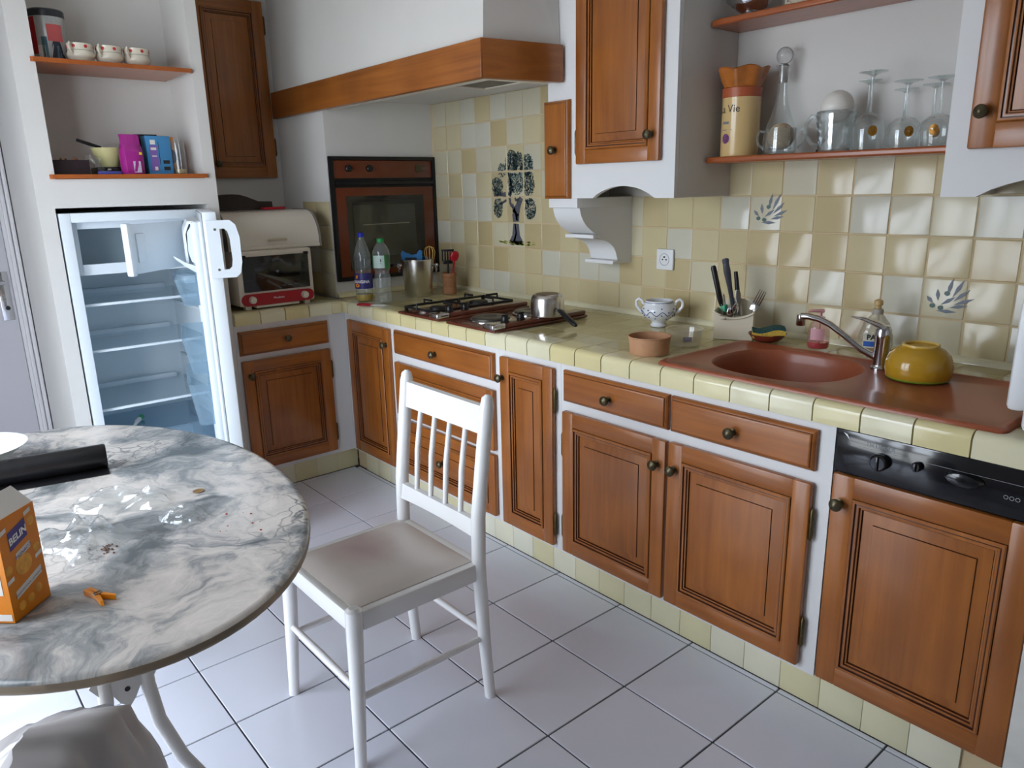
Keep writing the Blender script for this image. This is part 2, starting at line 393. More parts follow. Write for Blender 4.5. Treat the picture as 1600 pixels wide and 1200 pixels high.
# painted olive tree over three by four tiles
def on_wall(u, v): return (X0 + 3 * PX + u * PX, v)
leafm = [M('olive_leaf_blue_green', (104, 134, 138), .4), M('olive_leaf_dark_green', (70, 98, 92), .4), M('olive_leaf_ink', (58, 68, 82), .4), M('olive_bark_grey', (88, 90, 98), .4), M('painted_grass', (150, 152, 70), .4)]
tb = MB(); YP = YB - .0111; rnd = random.Random(3)
def stroke(x, z, ln, wd, ang, mi):
    dx, dz = cos(ang) * ln / 2, sin(ang) * ln / 2; nx, nz = -sin(ang) * wd / 2, cos(ang) * wd / 2
    fx = ((x - X0) % PX); fz = ((z - Z0) % PZ)
    if min(fx, PX - fx) < .004 + abs(dx) * .6 or min(fz, PZ - fz) < .004 + abs(dz) * .6: return
    tb.add([(x - dx, YP, z - dz), (x + nx, YP, z + nz), (x + dx, YP, z + dz), (x - nx, YP, z - nz)], [(0, 1, 2, 3)], mi)
def blob(cx, cz, rx, rz, n):
    for _ in range(n):
        a = rnd.uniform(0, 2 * pi); q = rnd.random() ** .5
        x, z = cx + cos(a) * rx * q, cz + sin(a) * rz * q
        stroke(x, z, rnd.uniform(.008, .017), rnd.uniform(.003, .005), rnd.uniform(-.9, 2.2), rnd.choice((0, 0, 1, 1, 2)))
TX, TZ = X0 + 3 * PX, Z0 + 2 * PZ         # lower left corner of the picture
for cx, cz, rx, rz, n in [(.085, .365 - .0, .026, .03, 90), (.155, .395, .04, .055, 260), (.205, .40, .035, .04, 170), (.27, .385, .035, .045, 200), (.045, .295, .038, .035, 170), (.05, .262, .03, .02, 60), (.19, .31, .045, .055, 260), (.275, .30, .035, .055, 230), (.05, .19, .03, .045, 170), (.285, .185, .035, .045, 190), (.14, .30, .02, .05, 60)]:
    blob(TX + cx, TZ + cz, rx * 1.18, rz * 1.08, int(n * 1.6))
def bark(pts, wds, mi):
    for (a, b), (w0, w1) in zip(zip(pts, pts[1:]), zip(wds, wds[1:])):
        ax, az = TX + a[0], TZ + a[1]; bx_, bz = TX + b[0], TZ + b[1]
        d = Vector((bx_ - ax, bz - az)); n = Vector((-d.y, d.x)).normalized()
        tb.add([(ax - n.x * w0, YP, az - n.y * w0), (ax + n.x * w0, YP, az + n.y * w0), (bx_ + n.x * w1, YP, bz + n.y * w1), (bx_ - n.x * w1, YP, bz - n.y * w1)], [(0, 1, 2, 3)], mi)
bark([(.18, .03), (.18, .06), (.182, .115)], [.05, .028, .02], 3); bark([(.182, .124), (.18, .16), (.20, .2), (.222, .236)], [.022, .026, .017, .013], 3)
bark([(.172, .16), (.165, .195), (.142, .205), (.138, .236)], [.012, .01, .008, .007], 3); bark([(.135, .245), (.155, .28), (.145, .32), (.13, .352)], [.012, .009, .006, .003], 3)
bark([(.205, .23), (.185, .222), (.176, .236)], [.007, .006, .005], 3); bark([(.13, .365), (.15, .40), (.155, .44)], [.004, .004, .002], 2)
bark([(.165, .03), (.182, .07), (.175, .115)], [.008, .005, .004], 2); bark([(.19, .13), (.185, .16), (.178, .175)], [.007, .009, .003], 2)
bark([(.06, .205), (.09, .215), (.114, .225)], [.004, .006, .006], 3); bark([(.25, .225), (.268, .215), (.275, .19)], [.006, .005, .003], 3); bark([(.02, .25), (.06, .25), (.11, .252)], [.007, .005, .012], 3)
for _ in range(170):
    stroke(TX + .185 + rnd.gauss(0, .055), TZ + .022 + rnd.uniform(-.008, .010), .022, .005, rnd.uniform(-.15, .15), 4)
stuff(tb.build('painted_olive_tree', leafm, wb, fix=False))
def sprig(cx, cz, s, name):
    global tb
    tb = MB()
    for ang, ln, off in [(1.35, .05, (.012, .012)), (1.1, .055, (.025, .01)), (.75, .05, (.028, 0)), (.4, .05, (.03, -.008)), (.2, .045, (.02, -.016)), (1.7, .03, (-.008, 0)), (2.3, .025, (-.02, -.008)), (0, .05, (-.01, -.026)), (.6, .04, (0, -.01))]:
        x, z = cx + off[0] * s, cz + off[1] * s; dx, dz = cos(ang) * ln * s, sin(ang) * ln * s
        n = (-sin(ang) * .005 * s, cos(ang) * .005 * s)
        tb.add([(x, YP, z), (x + dx * .5 + n[0], YP, z + dz * .5 + n[1]), (x + dx, YP, z + dz), (x + dx * .5 - n[0], YP, z + dz * .5 - n[1])], [(0, 1, 2, 3)], 0)
    for ox, oz in ((-.02, -.014), (.0, -.018), (.012, .02)):
        o = [(cx + ox * s + .007 * s * cos(k * pi / 5), YP - .0002, cz + oz * s + .006 * s * sin(k * pi / 5)) for k in range(10)]
        tb.add(o, [tuple(range(10))], 1)
    stuff(tb.build(name, [M(name + '_grey', (104, 112, 124), .4), leafm[1]], wb, fix=False))
sprig(X0 + 15.48 * PX, Z0 + 3.5 * PZ, 1.15, 'painted_olive_sprig'); sprig(X0 + 20.45 * PX, Z0 + 1.45 * PZ, 1.15, 'painted_olive_branch')
# quarter-round bead where tiles meet the worktop
mb = MB(); q = [(YB - .004, CT), (YB - .026, CT), (YB - .024, CT + .008), (YB - .016, CT + .017), (YB - .004, CT + .02)]
mb.prism(q, -.12, 3.42, 'x'); struct(mb.build('trim_1', edge_t))
mb = MB(); q2 = [(-.12, CT), (-.098, CT), (-.1, CT + .01), (-.112, CT + .022), (-.12, CT + .024)]
mb.prism([(p[0], p[1]) for p in q2], .03, YB - .03, 'y'); struct(mb.build('trim_2', edge_t))

# corner column that holds the oven
oc = struct(B('wall_corner_column', plaster, None, XL + .001, -.12, .03, YB - .001, 0, ZC - .001))
t = MB(); t.rbox(0, .143, -.006, 0, 0, PZ - .004, .002, 2); side_me = t.mesh('column_tile', wall_t, 25)
for i in range(2):
    for r in range(4): link('column_tile', side_me, oc, (-.412 + i * .146, .0305, Z0 + r * PZ))
t = MB()
# column round the fridge, with two open shelf niches above it
fc = MB(); Y0, Y1, N0, N1 = -1.232, -.556, -1.158, -.602
fc.box(XL + .001, 0, Y0, -1.176, 0, 1.363); fc.box(XL + .001, 0, -.604, Y1, 0, 1.363)
fc.box(XL + .001, 0, Y0, Y1, 1.363, 1.47); fc.box(XL + .001, 0, Y0, N0, 1.47, ZC); fc.box(XL + .001, 0, N1, Y1, 1.47, ZC)
fc.box(XL + .001, -.30, N0, N1, 1.47, ZC); fc.box(XL + .001, XL + .02, -1.176, -.604, 0, 1.363)
fcol = struct(fc.build('wall_fridge_column', plaster))
def niche_board(z, y0, y1, label):
    mb = MB(); n = 6; r = .012
    out = [(-.299, y0 + .018), (-.002, y0 + .018), (-.002, y0), (.008, y0), (.016, y0 + .008), (.016, y1 - .008), (.008, y1), (-.002, y1), (-.002, y1 - .018), (-.299, y1 - .018)]
    mb.prism(out, z - .016, z, 'z'); o = mb.build('niche_shelf', shelf_y)
    tag(o, label, 'shelf', 'wooden shelves in the fridge column'); return o
niche_board(1.4875, -1.176, -.588, 'lower reddish wood shelf just above the open fridge')
niche_board(1.9, -1.158 - .016, -.602 + .0, 'upper reddish wood shelf in the column, holding three cups')
# left room door with casing and lever handle
mb = MB(); mb.box(XL, XL + .02, -1.285, -1.236, 0, 2.1); mb.rbox(XL, XL + .032, -1.272, -1.255, 0, 2.1, .006); mb.rbox(XL, XL + .04, -1.253, -1.236, 0, 2.12, .006)
tr = struct(mb.build('trim_3', M('door_frame_paint', (212, 210, 212), .45)))
dr = struct(B('door_1', M('door_leaf_paint', (196, 194, 200), .4), None, XL, XL + .012, -2.06, -1.286, 0, 2.06, r=.003))
mb = MB(); mb.rbox(XL + .012, XL + .017, -1.342, -1.298, .875, 1.09, .012); mb.build('door_plate', chrome, dr)
mb = MB(); mb.tube([(XL + .017, -1.32, 1.045), (XL + .055, -1.32, 1.045), (XL + .06, -1.338, 1.045), (XL + .06, -1.43, 1.042)], .009, 8); mb.build('lever', chrome, dr)
mb = MB(); mb.lathe([(0, 0), (.009, 0), (.009, .006), (0, .006)], 12); mb.xf(0, Matrix.Translation((XL + .017, -1.318, .93)) @ Matrix.Rotation(pi / 2, 4, 'Y')); mb.build('keyhole', black_pl, dr)

# ------------------------------------------------------------------ worktop
def bullnose(width):
    prof = []
    ye, zt, zb, rr = -.02, .0015, -.057, .02
    for k in range(6): a = pi / 2 * k / 5; prof.append((ye + rr - rr * cos(a) if False else ye + rr * (1 - cos(a)), zt - rr + rr * sin(a)))
    poly = [(ye + .001, zb)] + prof + [(.075, zt - .0005), (.075, -.01), (0.0, -.012), (0.0, zb)]
    mb = MB(); mb.prism(poly, .002, width - .002, 'x'); return mb.mesh('edge_tile', edge_t, 50)
wk = thing('worktop', (1.2, .3, CT), 0, 'long yellow tiled worktop holding the hobs and the sink', 'worktop')
def wb_box(name, mat, *a): return B(name, mat, wk, a[0] - 1.2, a[1] - 1.2, a[2] - .3, a[3] - .3, a[4] - CT, a[5] - CT)
SX0, SX1, SY0, SY1 = 1.965, 2.872, .014, .448        # sink cut-out
for k, a in enumerate([(0.0, SX0 + .02, 0.0, YB - .027, .823, .8792), (SX1 - .02, 3.42, 0.0, YB - .027, .823, .8792), (SX0 + .02, SX1 - .02, 0.0, SY0 + .004, .823, .8792), (SX0 + .02, SX1 - .02, SY1 - .02, YB - .027, .823, .8792)]):
    wb_box('slab', grout_w, *a)
wb_box('slab', grout_w, -.12 + .024, 0.0, .031, YB - .027, .823, .8792)
eme = bullnose(.12); EX = 1.992 % .1199
for k in range(0, 30):
    x = EX + (k - 0) * .1199
    if x < .02 or x + .1199 > 3.43: continue
    link('edge_tile', eme, wk, (x - 1.2, -.3, 0))
mb = MB(); mb.rbox(0, .1165, 0, .1165, -.008, 0, .0006, 1); tt = mb.mesh('worktop_tile', top_t, 25)
for i in range(-1, 29):
    for j in range(5):
        x = EX + i * .1199; y = .077 + j * .1195
        if x < -.096 or x + .118 > 3.43: continue
        if x + .02 > SX0 and x + .1 < SX1 and y + .1 < SY1: continue
        if x < .0 and y < .03: continue
        sx = 1.0; sy = 1.0; x1 = x; y1 = y
        if x < SX0 + .02 < x + .118 and y + .06 < SY1: sx = (SX0 + .018 - x) / .118
        if y + .117 > YB - .027: sy = (YB - .028 - y) / .117
        if sx < .1 or sy < .1: continue
        link('worktop_tile', tt, wk, (x1 + .002 - 1.2, y1 + .0015 - .3, .0), (0, 0, 0), (sx, sy, 1))
ws = thing('worktop', (-.3, -.26, CT), pi / 2, 'short yellow tiled worktop under the red striped mini oven', 'worktop')
B('slab', grout_w, ws, -.295, .26, 0 - .3, .34, -.057, -.0008)
for k in range(5):
    wdt = .118 if k < 4 else .1
    y = -.553 + k * .1199
    if y > -.08: continue
    link('edge_tile', eme, ws, (y + .26, -.30, 0))
cm = MB(); cm.prism([(.0, -.057), (.0, .0015 - .02), (.004, -.008), (.012, -.001), (.02, .0015), (.1, .0015), (.1, -.057)], 0, .1, 'x')
for i in range(5):
    for j in range(4):
        x, y = -.553 + i * .1199 + .26, .077 - .3 + j * .1195
        sx = 1 if i < 4 else .6
        link('worktop_tile', tt, ws, (x, y, 0), (0, 0, 0), (sx, 1, 1))
# corner piece of the edge
mb = MB(); mb.rbox(-.115, -.005 + .02, -.075, .003, -.009, .001, .004, 2); mb.rbox(.003, .02, -.075, -.02, -.057, -.004, .006, 2); mb.rbox(.003, .06, -.02, .0, -.057, -.004, .005, 2); mb.rbox(-.005, .06, -.02, .08, -.009, .001, .004, 2)
mb.build('corner_tile', edge_t, wk, (-1.2, -.3, 0))

# ------------------------------------------------------------------ cabinet fronts
FR = .052
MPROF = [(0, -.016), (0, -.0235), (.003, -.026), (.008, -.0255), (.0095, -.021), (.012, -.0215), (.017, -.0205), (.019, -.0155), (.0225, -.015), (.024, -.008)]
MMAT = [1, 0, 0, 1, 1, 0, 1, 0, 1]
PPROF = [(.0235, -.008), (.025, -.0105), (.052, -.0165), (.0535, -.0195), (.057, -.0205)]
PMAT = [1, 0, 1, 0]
knob_me = None
def knob(parent, x, z, y=-.022):
    global knob_me
    if knob_me is None:
        k = MB(); k.lathe([(.011, 0), (.011, .003), (.006, .005), (.0055, .013), (.009, .016), (.0155, .019), (.0165, .024), (.014, .028), (.007, .0295), (.005, .0315), (0, .032)], 16); k.xf(0, RX); knob_me = k.mesh('knob', bronze, 50)
    return link('knob', knob_me, parent, (x, y, z))
hinge_me = None
def hinge(parent, x, z, y=-.012, side=1):
    global hinge_me
    if hinge_me is None:
        k = MB(); k.lathe([(0, -.047), (.003, -.044), (.0035, -.04), (.0055, -.037), (.0055, -.012), (.0045, -.011), (.0045, -.010), (.0055, -.009), (.0055, .009), (.0045, .010), (.0045, .011), (.0055, .012), (.0055, .037), (.0035, .04), (.003, .044), (0, .047)], 10)
        k.box(0, .009, .004, .0075, -.034, .034); hinge_me = k.mesh('hinge', hinge_m)
    return link('hinge', hinge_me, parent, (x, y, z), (0, 0, 0), (side, 1, 1))
def panel_front(parent, x0, x1, z0, z1, kn=None, hs=None, hz=(), name='door', fr=FR, y=0.0):
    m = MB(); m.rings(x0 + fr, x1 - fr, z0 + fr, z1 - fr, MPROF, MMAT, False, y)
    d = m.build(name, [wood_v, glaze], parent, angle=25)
    for a, b in ((x0, x0 + fr + .0005), (x1 - fr - .0005, x1)): B('stile', wood_v, d, a, b, y - .022, y - .001, z0, z1, r=.0055)
    for a, b in ((z0, z0 + fr + .0005), (z1 - fr - .0005, z1)): B('rail', wood_h, d, x0 + fr - .003, x1 - fr + .003, y - .0215, y - .001, a, b, r=.004)
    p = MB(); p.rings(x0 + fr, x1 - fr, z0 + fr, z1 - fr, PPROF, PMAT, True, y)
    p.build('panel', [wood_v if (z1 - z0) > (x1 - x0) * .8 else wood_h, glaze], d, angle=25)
    if kn: knob(d, *kn, y=y - .022)
    for z in hz: hinge(d, x1 + .005 if hs == 'r' else x0 - .005, z, y - .012, -1 if hs == 'r' else 1)
    return d
def slab_front(parent, x0, x1, z0, z1, kn, name='drawer', y=0.0, mat=None):
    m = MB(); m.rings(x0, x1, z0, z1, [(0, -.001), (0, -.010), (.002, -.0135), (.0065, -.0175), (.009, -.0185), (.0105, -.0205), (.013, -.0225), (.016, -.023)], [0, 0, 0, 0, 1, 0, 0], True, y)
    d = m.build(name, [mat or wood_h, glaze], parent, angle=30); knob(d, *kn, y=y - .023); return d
def hollow(t, a, b):
    s_ = B('surround', paintw, t, a, b, 0, .03, .107, .8225)
    for k in (a, b - .018): B('side_wall', paintw, s_, k, k + .018, .0305, .60, .107, .8225)
    B('cabinet_floor', paintw, s_, a + .0185, b - .0185, .0305, .60, .107, .125)
def unit(x0, x1, label, cat='cabinet'):
    t = thing('base_cabinet', ((x0 + x1) / 2, 0, 0), 0, label, cat, 'base cabinets under the worktops')
    w2 = (x1 - x0) / 2 - .0004
    hollow(t, -w2, w2)
    return t, (x0 + x1) / 2
t, c = unit(.003, .463, 'narrow corner base cabinet with one tall panelled door')
panel_front(t, .052 - c, .437 - c, .125, .795, (.420 - c, .72))
t, c = unit(.463, 1.212, 'three-drawer base cabinet under the hobs, half hidden by the white chair')
slab_front(t, .478 - c, 1.19 - c, .688, .797, (.815 - c, .738))
panel_front(t, .478 - c, 1.19 - c, .405, .652, (.835 - c, .53), name='drawer', fr=.045)
panel_front(t, .478 - c, 1.19 - c, .128, .388, (.835 - c, .258), name='drawer', fr=.045)
t, c = unit(1.212, 1.549, 'slim base cabinet with a narrow panelled door beside the drawers')
panel_front(t, 1.236 - c, 1.524 - c, .125, .797, (1.253 - c, .717), 'r', (.68, .21))
t, c = unit(1.549, 2.528, 'wide sink base cabinet with two drawers above two doors')
slab_front(t, 1.572 - c, 2.021 - c, .69, .80, (1.79 - c, .74)); slab_front(t, 2.031 - c, 2.486 - c, .69, .80, (2.25 - c, .742))
panel_front(t, 1.572 - c, 2.021 - c, .126, .656, (1.99 - c, .577), 'l', (.53, .22)); panel_front(t, 2.031 - c, 2.486 - c, .126, .658, (2.056 - c, .577), 'r', (.545, .23))
t = thing('base_cabinet', (0, -.28, 0), pi / 2, 'short-run base cabinet with one drawer, beside the fridge door', 'cabinet', 'base cabinets under the worktops')
hollow(t, -.275, .282)
slab_front(t, -.262, .178, .684, .794, (-.04, .742)); panel_front(t, -.262, .178, .13, .657, (-.229, .588), 'r', (.55, .225))
# plinth with tiles
pk = MB(); pk.box(-.02, 2.985, .030, .08, 0, .107); pk.box(-.08, -.033, -.555, .03, 0, .107); pko = struct(pk.build('baseboard_front', grout_w))
mb = MB(); mb.rbox(0, .1165, 0, .008, 0, .105, .0018, 2); km = mb.mesh('plinth_tile', kick_t, 25)
for k in range(0, 26):
    x = 1.95 % .1175 + (k - 1) * .1175
    if x < -.03 or x + .117 > 2.99: continue
    link('plinth_tile', km, pko, (x, .0225, .0005))
for k in range(5): link('plinth_tile', km, pko, (-.025, -.556 + k * .1165, .0005), (0, 0, pi / 2))
# end wall of the run
mb = MB(); mb.box(2.987, 3.42, -.035, YB - .001, 0, .8225); struct(mb.build('wall_counter_end', stained))

# dishwasher
t = thing('dishwasher', (2.76, 0, 0), 0, 'slim dishwasher with black control panel and panelled wooden door', 'dishwasher')
B('body', black_pl, t, -.218, .22, 0.004, .58, .11, .82)
B('control_panel', black_gl, t, -.222, .223, -.018, .003, .712, .8215, r=.004)
panel_front(t, -.221, .222, .125, .707, (-.197, .633), fr=.055, y=0.0)
def dw_knob(x, z, r, h, nm):
    m = MB(); m.lathe([(r * .9, 0), (r, .004), (r * .96, h * .7), (r * .75, h), (0, h)], 20); m.xf(0, RX); m.rbox(-.003, .003, -h - .004, -h * .4, -r * .8, r * .8, .001); m.build(nm, black_gl, t, (x, -.018, z))
dw_knob(-.112, .763, .021, .018, 'dial'); dw_knob(-.03, .775, .0115, .014, 'switch')
m = MB(); m.lathe([(0, 0), (.036, 0), (.04, .004), (.033, .014), (0, .018)], 24, sy=.42); m.xf(0, RX @ Matrix.Identity(4)); m.build('door_grip', black_gl, t, (.068, -.018, .772))
letters('lettering', 'De Dietrich', .0135, text_g, t, lambda x, y: (x - .115, -.0187, y + .795))
m = MB(); m.box(-.185, -.045, -.0186, -.0182, .7875, .7882); m.box(-.02, .21, -.0186, -.0182, .7875, .7882); m.build('panel_line', text_g, t)
letters('lettering', '\u25cb\u25cb\u25cb', .012, text_g, t, lambda x, y: (x + .16, -.0187, y + .752))
m = MB(); m.add([(-.205, -.0187, .815), (-.196, -.0187, .812), (-.186, -.0187, .797)], [(0, 1, 2)]); m.build('leaf_mark', text_w, t, fix=False)

# ------------------------------------------------------------------ cooker hood
t = thing('cooker_hood', (.3, .3, 1.775), 0, 'white plaster cooker hood edged with a thick wooden beam', 'hood')
def T(*p): return (p[0] - .3, p[1] - .3, p[2] - 1.775)
m = MB()
lo = [(-.56, .029), (-.1185, .029), (-.1185, .66), (1.128, .66), (1.128, .335), (1.205, .333), (1.152, .012), (-.56, .012)]
hi = [(-.46, .029), (-.1185, .029), (-.1185, .66), (1.128, .66), (1.128, .335), (1.168, .333), (1.175, .022), (-.46, .022)]
n = len(lo); vs = [T(x, y, 1.90) for x, y in lo] + [T(x, y, ZC - .001) for x, y in hi]
m.add(vs, [tuple(range(n)), tuple(range(2 * n - 1, n - 1, -1))] + [(k, (k + 1) % n, n + (k + 1) % n, n + k) for k in range(n)])
m.build('canopy', plaster, t)
m = MB(); o = m.rbox(-.612 - .3, 1.178 - .3, -.03, 0, 0, .13, .005); m.xf(o, Matrix.Translation((0, -.284, 0)) @ Matrix.Rotation(radians(-.4), 4, 'Z')); m.build('front_beam', wood_h, t)
m = MB(); o = m.rbox(0, .03, 0, .345, 0, .13, .005); m.xf(o, Matrix.Translation((1.1475 - .3, -.3205 + .008, .0005)) @ Matrix.Rotation(radians(-9.2), 4, 'Z')); m.build('side_beam', wood_y, t)
m = MB(); m.prism([(-.416, -.28), (.86, -.288), (.85 + .04, .03), (.826, .03), (.826, .36), (-.416, .36)], .06, .07, 'z'); m.build('soffit', plaster, t)
m = MB(); m.prism([(-.416, -.281), (.85, -.289), (.888, .028), (.82, .028), (.80, -.225), (-.416, -.215)], .006, .02, 'z'); m.build('soffit_lip', cream, t)
m = MB(); m.rbox(.46, .72, -.16, .03, .03, .0595, .003); fl_ = m.build('grease_filter', M('grey_filter_mesh', (120, 116, 108), .5, .4, bmp=(300, .4)), t)
m = MB()
for x0, x1, y0, y1 in ((.445, .735, -.175, -.158), (.445, .735, .028, .045), (.445, .46, -.158, .028), (.72, .735, -.158, .028)): m.rbox(x0, x1, y0, y1, .026, .0595, .002)
m.build('filter_frame', cream, t)
# ------------------------------------------------------------------ plaster wall units
def arch_panel(x0, x1, z0, z1, ax0, ax1, ah, y0, y1):
    mb = MB(); pts = [(x0, z1), (x0, z0), (ax0, z0)]
    for k in range(1, 14):
        a = k / 14; e = math.sin(pi * a) ** .75
        pts.append((ax0 + (ax1 - ax0) * a, z0 + ah * e))
    pts += [(ax1, z0), (x1, z0), (x1, z1)]
    # strip faces instead of one concave face
    for a, b in zip(pts[1:], pts[2:-1]):
        if abs(b[0] - a[0]) < 1e-6: continue
        for y in (y0, y1): mb.add([(a[0], y, a[1]), (b[0], y, b[1]), (b[0], y, z1), (a[0], y, z1)], [(0, 1, 2, 3)])
        mb.add([(a[0], y0, a[1]), (b[0], y0, b[1]), (b[0], y1, b[1]), (a[0], y1, a[1])], [(0, 1, 2, 3)])
    mb.add([(x0, y0, z0), (x0, y1, z0), (x0, y1, z1), (x0, y0, z1)], [(0, 1, 2, 3)]); mb.add([(x1, y0, z0), (x1, y1, z0), (x1, y1, z1), (x1, y0, z1)], [(0, 1, 2, 3)])
    mb.add([(x0, y0, z1), (x1, y0, z1), (x1, y1, z1), (x0, y1, z1)], [(0, 1, 2, 3)])
    return mb
ZT = ZC - .002 - 1.36
t = thing('wall_cabinet', (1.44, .335, 1.36), 0, 'white wall cabinet beside the hood with spice drawer and curved corbel', 'cabinet', 'plaster wall cabinets')
arch_panel(-.305, .305, 0, ZT, -.068, .222, .042, 0, .02).build('front_panel', paintw, t)
B('side_panel', plaster, t, .285, .305, .021, .325, 0, ZT); B('side_panel', plaster, t, -.305, -.285, .021, .325, 0, ZT); B('bottom_panel', plaster, t, -.284, .284, .021, .325, .05, .07)
panel_front(t, -.138, .252, .122, .86, (.218, .206), 'l', (.20,), fr=.05)
d = slab_front(t, -.315, -.178, -.002, .355, (-.246, .177), mat=wood_v, name='spice_drawer')
m = MB()
pr = [(.0, 0), (.0, -.036), (.016, -.037), (.018, -.05), (.024, -.068), (.036, -.088), (.055, -.108), (.08, -.125), (.102, -.137), (.125, -.142), (.125, -.156), (.112, -.158), (.135, -.162), (.16, -.168), (.185, -.178), (.208, -.195), (.222, -.215), (.232, -.245), (.235, -.250), (.252, -.252), (.252, -.265), (.3255, -.265), (.3255, 0)]
def cb_w(i): return (-.298, -.155)
for i in range(len(pr) - 3):
    a, b = pr[i], pr[i + 1]
    m.add([(-.298, a[0], a[1]), (-.15, a[0], a[1]), (-.15, b[0], b[1]), (-.298, b[0], b[1])], [(0, 1, 2, 3)])
for x in (-.298, -.15):
    for i in range(len(pr) - 3):
        a, b = pr[i], pr[i + 1]
        if abs(a[1] - b[1]) < 1e-6: continue
        m.add([(x, a[0], a[1]), (x, b[0], b[1]), (x, .3255, b[1]), (x, .3255, a[1])], [(0, 1, 2, 3)])
m.add([(-.298, pr[-3][0], -.265), (-.15, pr[-3][0], -.265), (-.15, .3255, -.265), (-.298, .3255, -.265)], [(0, 1, 2, 3)])
cb = m.build('corbel', paintw, t, angle=30, weld=True)
for z0, z1, y0, y1 in ((-.036, -.0005, -.003, .30), (-.156, -.142, .085, .128), (-.265, -.251, .2, .256)): B('corbel_ledge', paintw, cb, -.305 + .003, -.145, y0, y1, z0, z1, r=.002)
t = thing('wall_cabinet', (2.9, .335, 1.36), 0, 'white wall cabinet right of the glass shelves with wooden door', 'cabinet', 'plaster wall cabinets')
arch_panel(-.325, .32, 0, ZT, -.245, .22, .055, 0, .02).build('front_panel', paintw, t)
B('side_panel', plaster, t, -.325, -.305, .021, .325, 0, ZT); B('side_panel', plaster, t, .30, .32, .021, .325, 0, ZT); B('bottom_panel', plaster, t, -.304, .299, .021, .325, .065, .085)
panel_front(t, -.272, .2, .112, .86, (-.243, .195), fr=.058)
t = thing('wall_cabinet', (XL, -.16, 1.48), pi / 2, 'tall wooden wall cabinet door between the fridge column and the hood', 'cabinet', 'plaster wall cabinets')
panel_front(t, -.215, .158, 0, .86, (-.155, .07), 'r', (.155, .75), fr=.055, y=-.003)
B('backing', wood_v, t, -.205, .15, -.002, 0, .005, .855)
# open shelves
def long_shelf(z, label):
    pts = [(1.746, YB - .001), (1.746, .515), (1.742 + .006, .5), (1.757, .488), (1.775, .481), (1.80, .478), (2.574, .478), (2.574, YB - .001)]
    o = MB(); o.prism(pts, -.02, 0, 'z'); x = o.build('wall_shelf', shelf_w, None, (0, 0, z)); tag(x, label, 'shelf', 'wooden shelves over the sink')
    bv = x.modifiers.new('nose', 'BEVEL'); bv.width = .006; bv.segments = 3; bv.limit_method = 'ANGLE'; return x
long_shelf(1.49, 'lower reddish wood wall shelf carrying decanter and wine glasses'); long_shelf(1.918, 'upper reddish wood wall shelf carrying the silver teapot')

# ------------------------------------------------------------------ built-in oven
t = thing('built_in_oven', (-.12, .345, .958), pi / 2, 'brown built-in oven with black frame above the corner worktop', 'oven')
m = MB()
for a in ((-.312, -.29, 0, .611), (.29, .312, 0, .611), (-.29, .29, 0, .02), (-.29, .29, .593, .611)): m.rbox(a[0], a[1], -.022, -.001, a[2], a[3], .003)
m.build('frame', black_pl, t)
B('control_panel', oven_br, t, -.289, .289, -.014, -.002, .506, .5925, r=.002)
B('vent', iron, t, -.289, .289, -.009, -.002, .462, .506); B('handle_bar', black_pl, t, -.289, .289, -.03, -.010, .472, .492, r=.006)
d = B('oven_door', oven_br, t, -.289, .289, -.018, -.002, .02, .461, r=.002)
m = MB(); m.rings(-.235, .225, .05, .42, [(0, -.0182), (.006, -.0186), (.03, -.0186), (.031, -.0184)], None, True); m.build('window_surround', oven_dk, d)
m = MB(); m.rings(-.20, .168, .115, .375, [(0, -.0188), (.002, -.0192)], None, True); m.build('window_pane', oven_in, d)
for x in (-.21, -.092):
    m = MB(); m.lathe([(.017, 0), (.0165, .014), (.013, .017), (0, .017)], 18); m.xf(0, RX); m.build('knob', black_pl, t, (x, -.014, .553))
m = MB(); m.lathe([(.021, 0), (.021, .004), (0, .005)], 20); m.xf(0, RX); m.rbox(.015, .05, -.005, 0, .008, .013, .001); m.rbox(.02, .045, -.005, 0, -.014, -.009, .001); m.build('clock', bronze, t, (.205, -.014, .553))
B('baking_rack', grey_st, t, -.15, .13, -.0205, -.0195, .275, .279); 

# ------------------------------------------------------------------ refrigerator
t = thing('refrigerator', (0, -.89, 0), pi / 2, 'empty white refrigerator standing open in its plaster column', 'refrigerator')
m = MB(); W, D, H = .279, .55, 1.343
m.box(-W, -W + .036, .01, D, .04, H); m.box(W - .036, W, .01, D, .04, H); m.box(-W + .036, W - .036, .01, D, H - .035, H); m.box(-W + .036, W - .036, .01, D, .04, .09); m.box(-W + .036, W - .036, D - .03, D, .09, H - .035)
bd = m.build('body', liner, t)
B('face_rim', white_fr, bd, -W, -W + .04, .0, .0095, .04, H, r=.003); B('face_rim', white_fr, bd, W - .04, W, .0, .0095, .04, H, r=.003); B('face_rim', white_fr, bd, -W + .04, W - .04, .0, .0095, H - .036, H, r=.003)
for z in (.978, .787, .535):
    s_ = B('glass_shelf', thin('shelf_glass', (216, 228, 234), (.93, .96, .97), .04, .05, .15) if z == .978 else MATS['shelf_glass'], t, -.241, .241, .06, .5, z - .004, z)
    B('shelf_edge', white_fr, s_, -.241, .241, .05, .062, z - .007, z + .004, r=.002); B('shelf_edge', white_fr, s_, -.2, .2, .48, .5, z - .004, z + .02, r=.003)
m = MB(); m.box(-.241, .241, .045, .45, 1.098, 1.112); m.box(-.241, -.215, .045, .45, 1.112, 1.305); m.box(.215, .241, .045, .45, 1.112, 1.305); m.box(-.215, .215, .044, .06, 1.28, 1.307); m.box(-.215, .215, .044, .06, 1.112, 1.14); m.build('freezer_box', white_fr, t)
m = MB(); m.box(-.213, .213, .30, .305, 1.113, 1.28); m.build('freezer_back', frz_in, t)
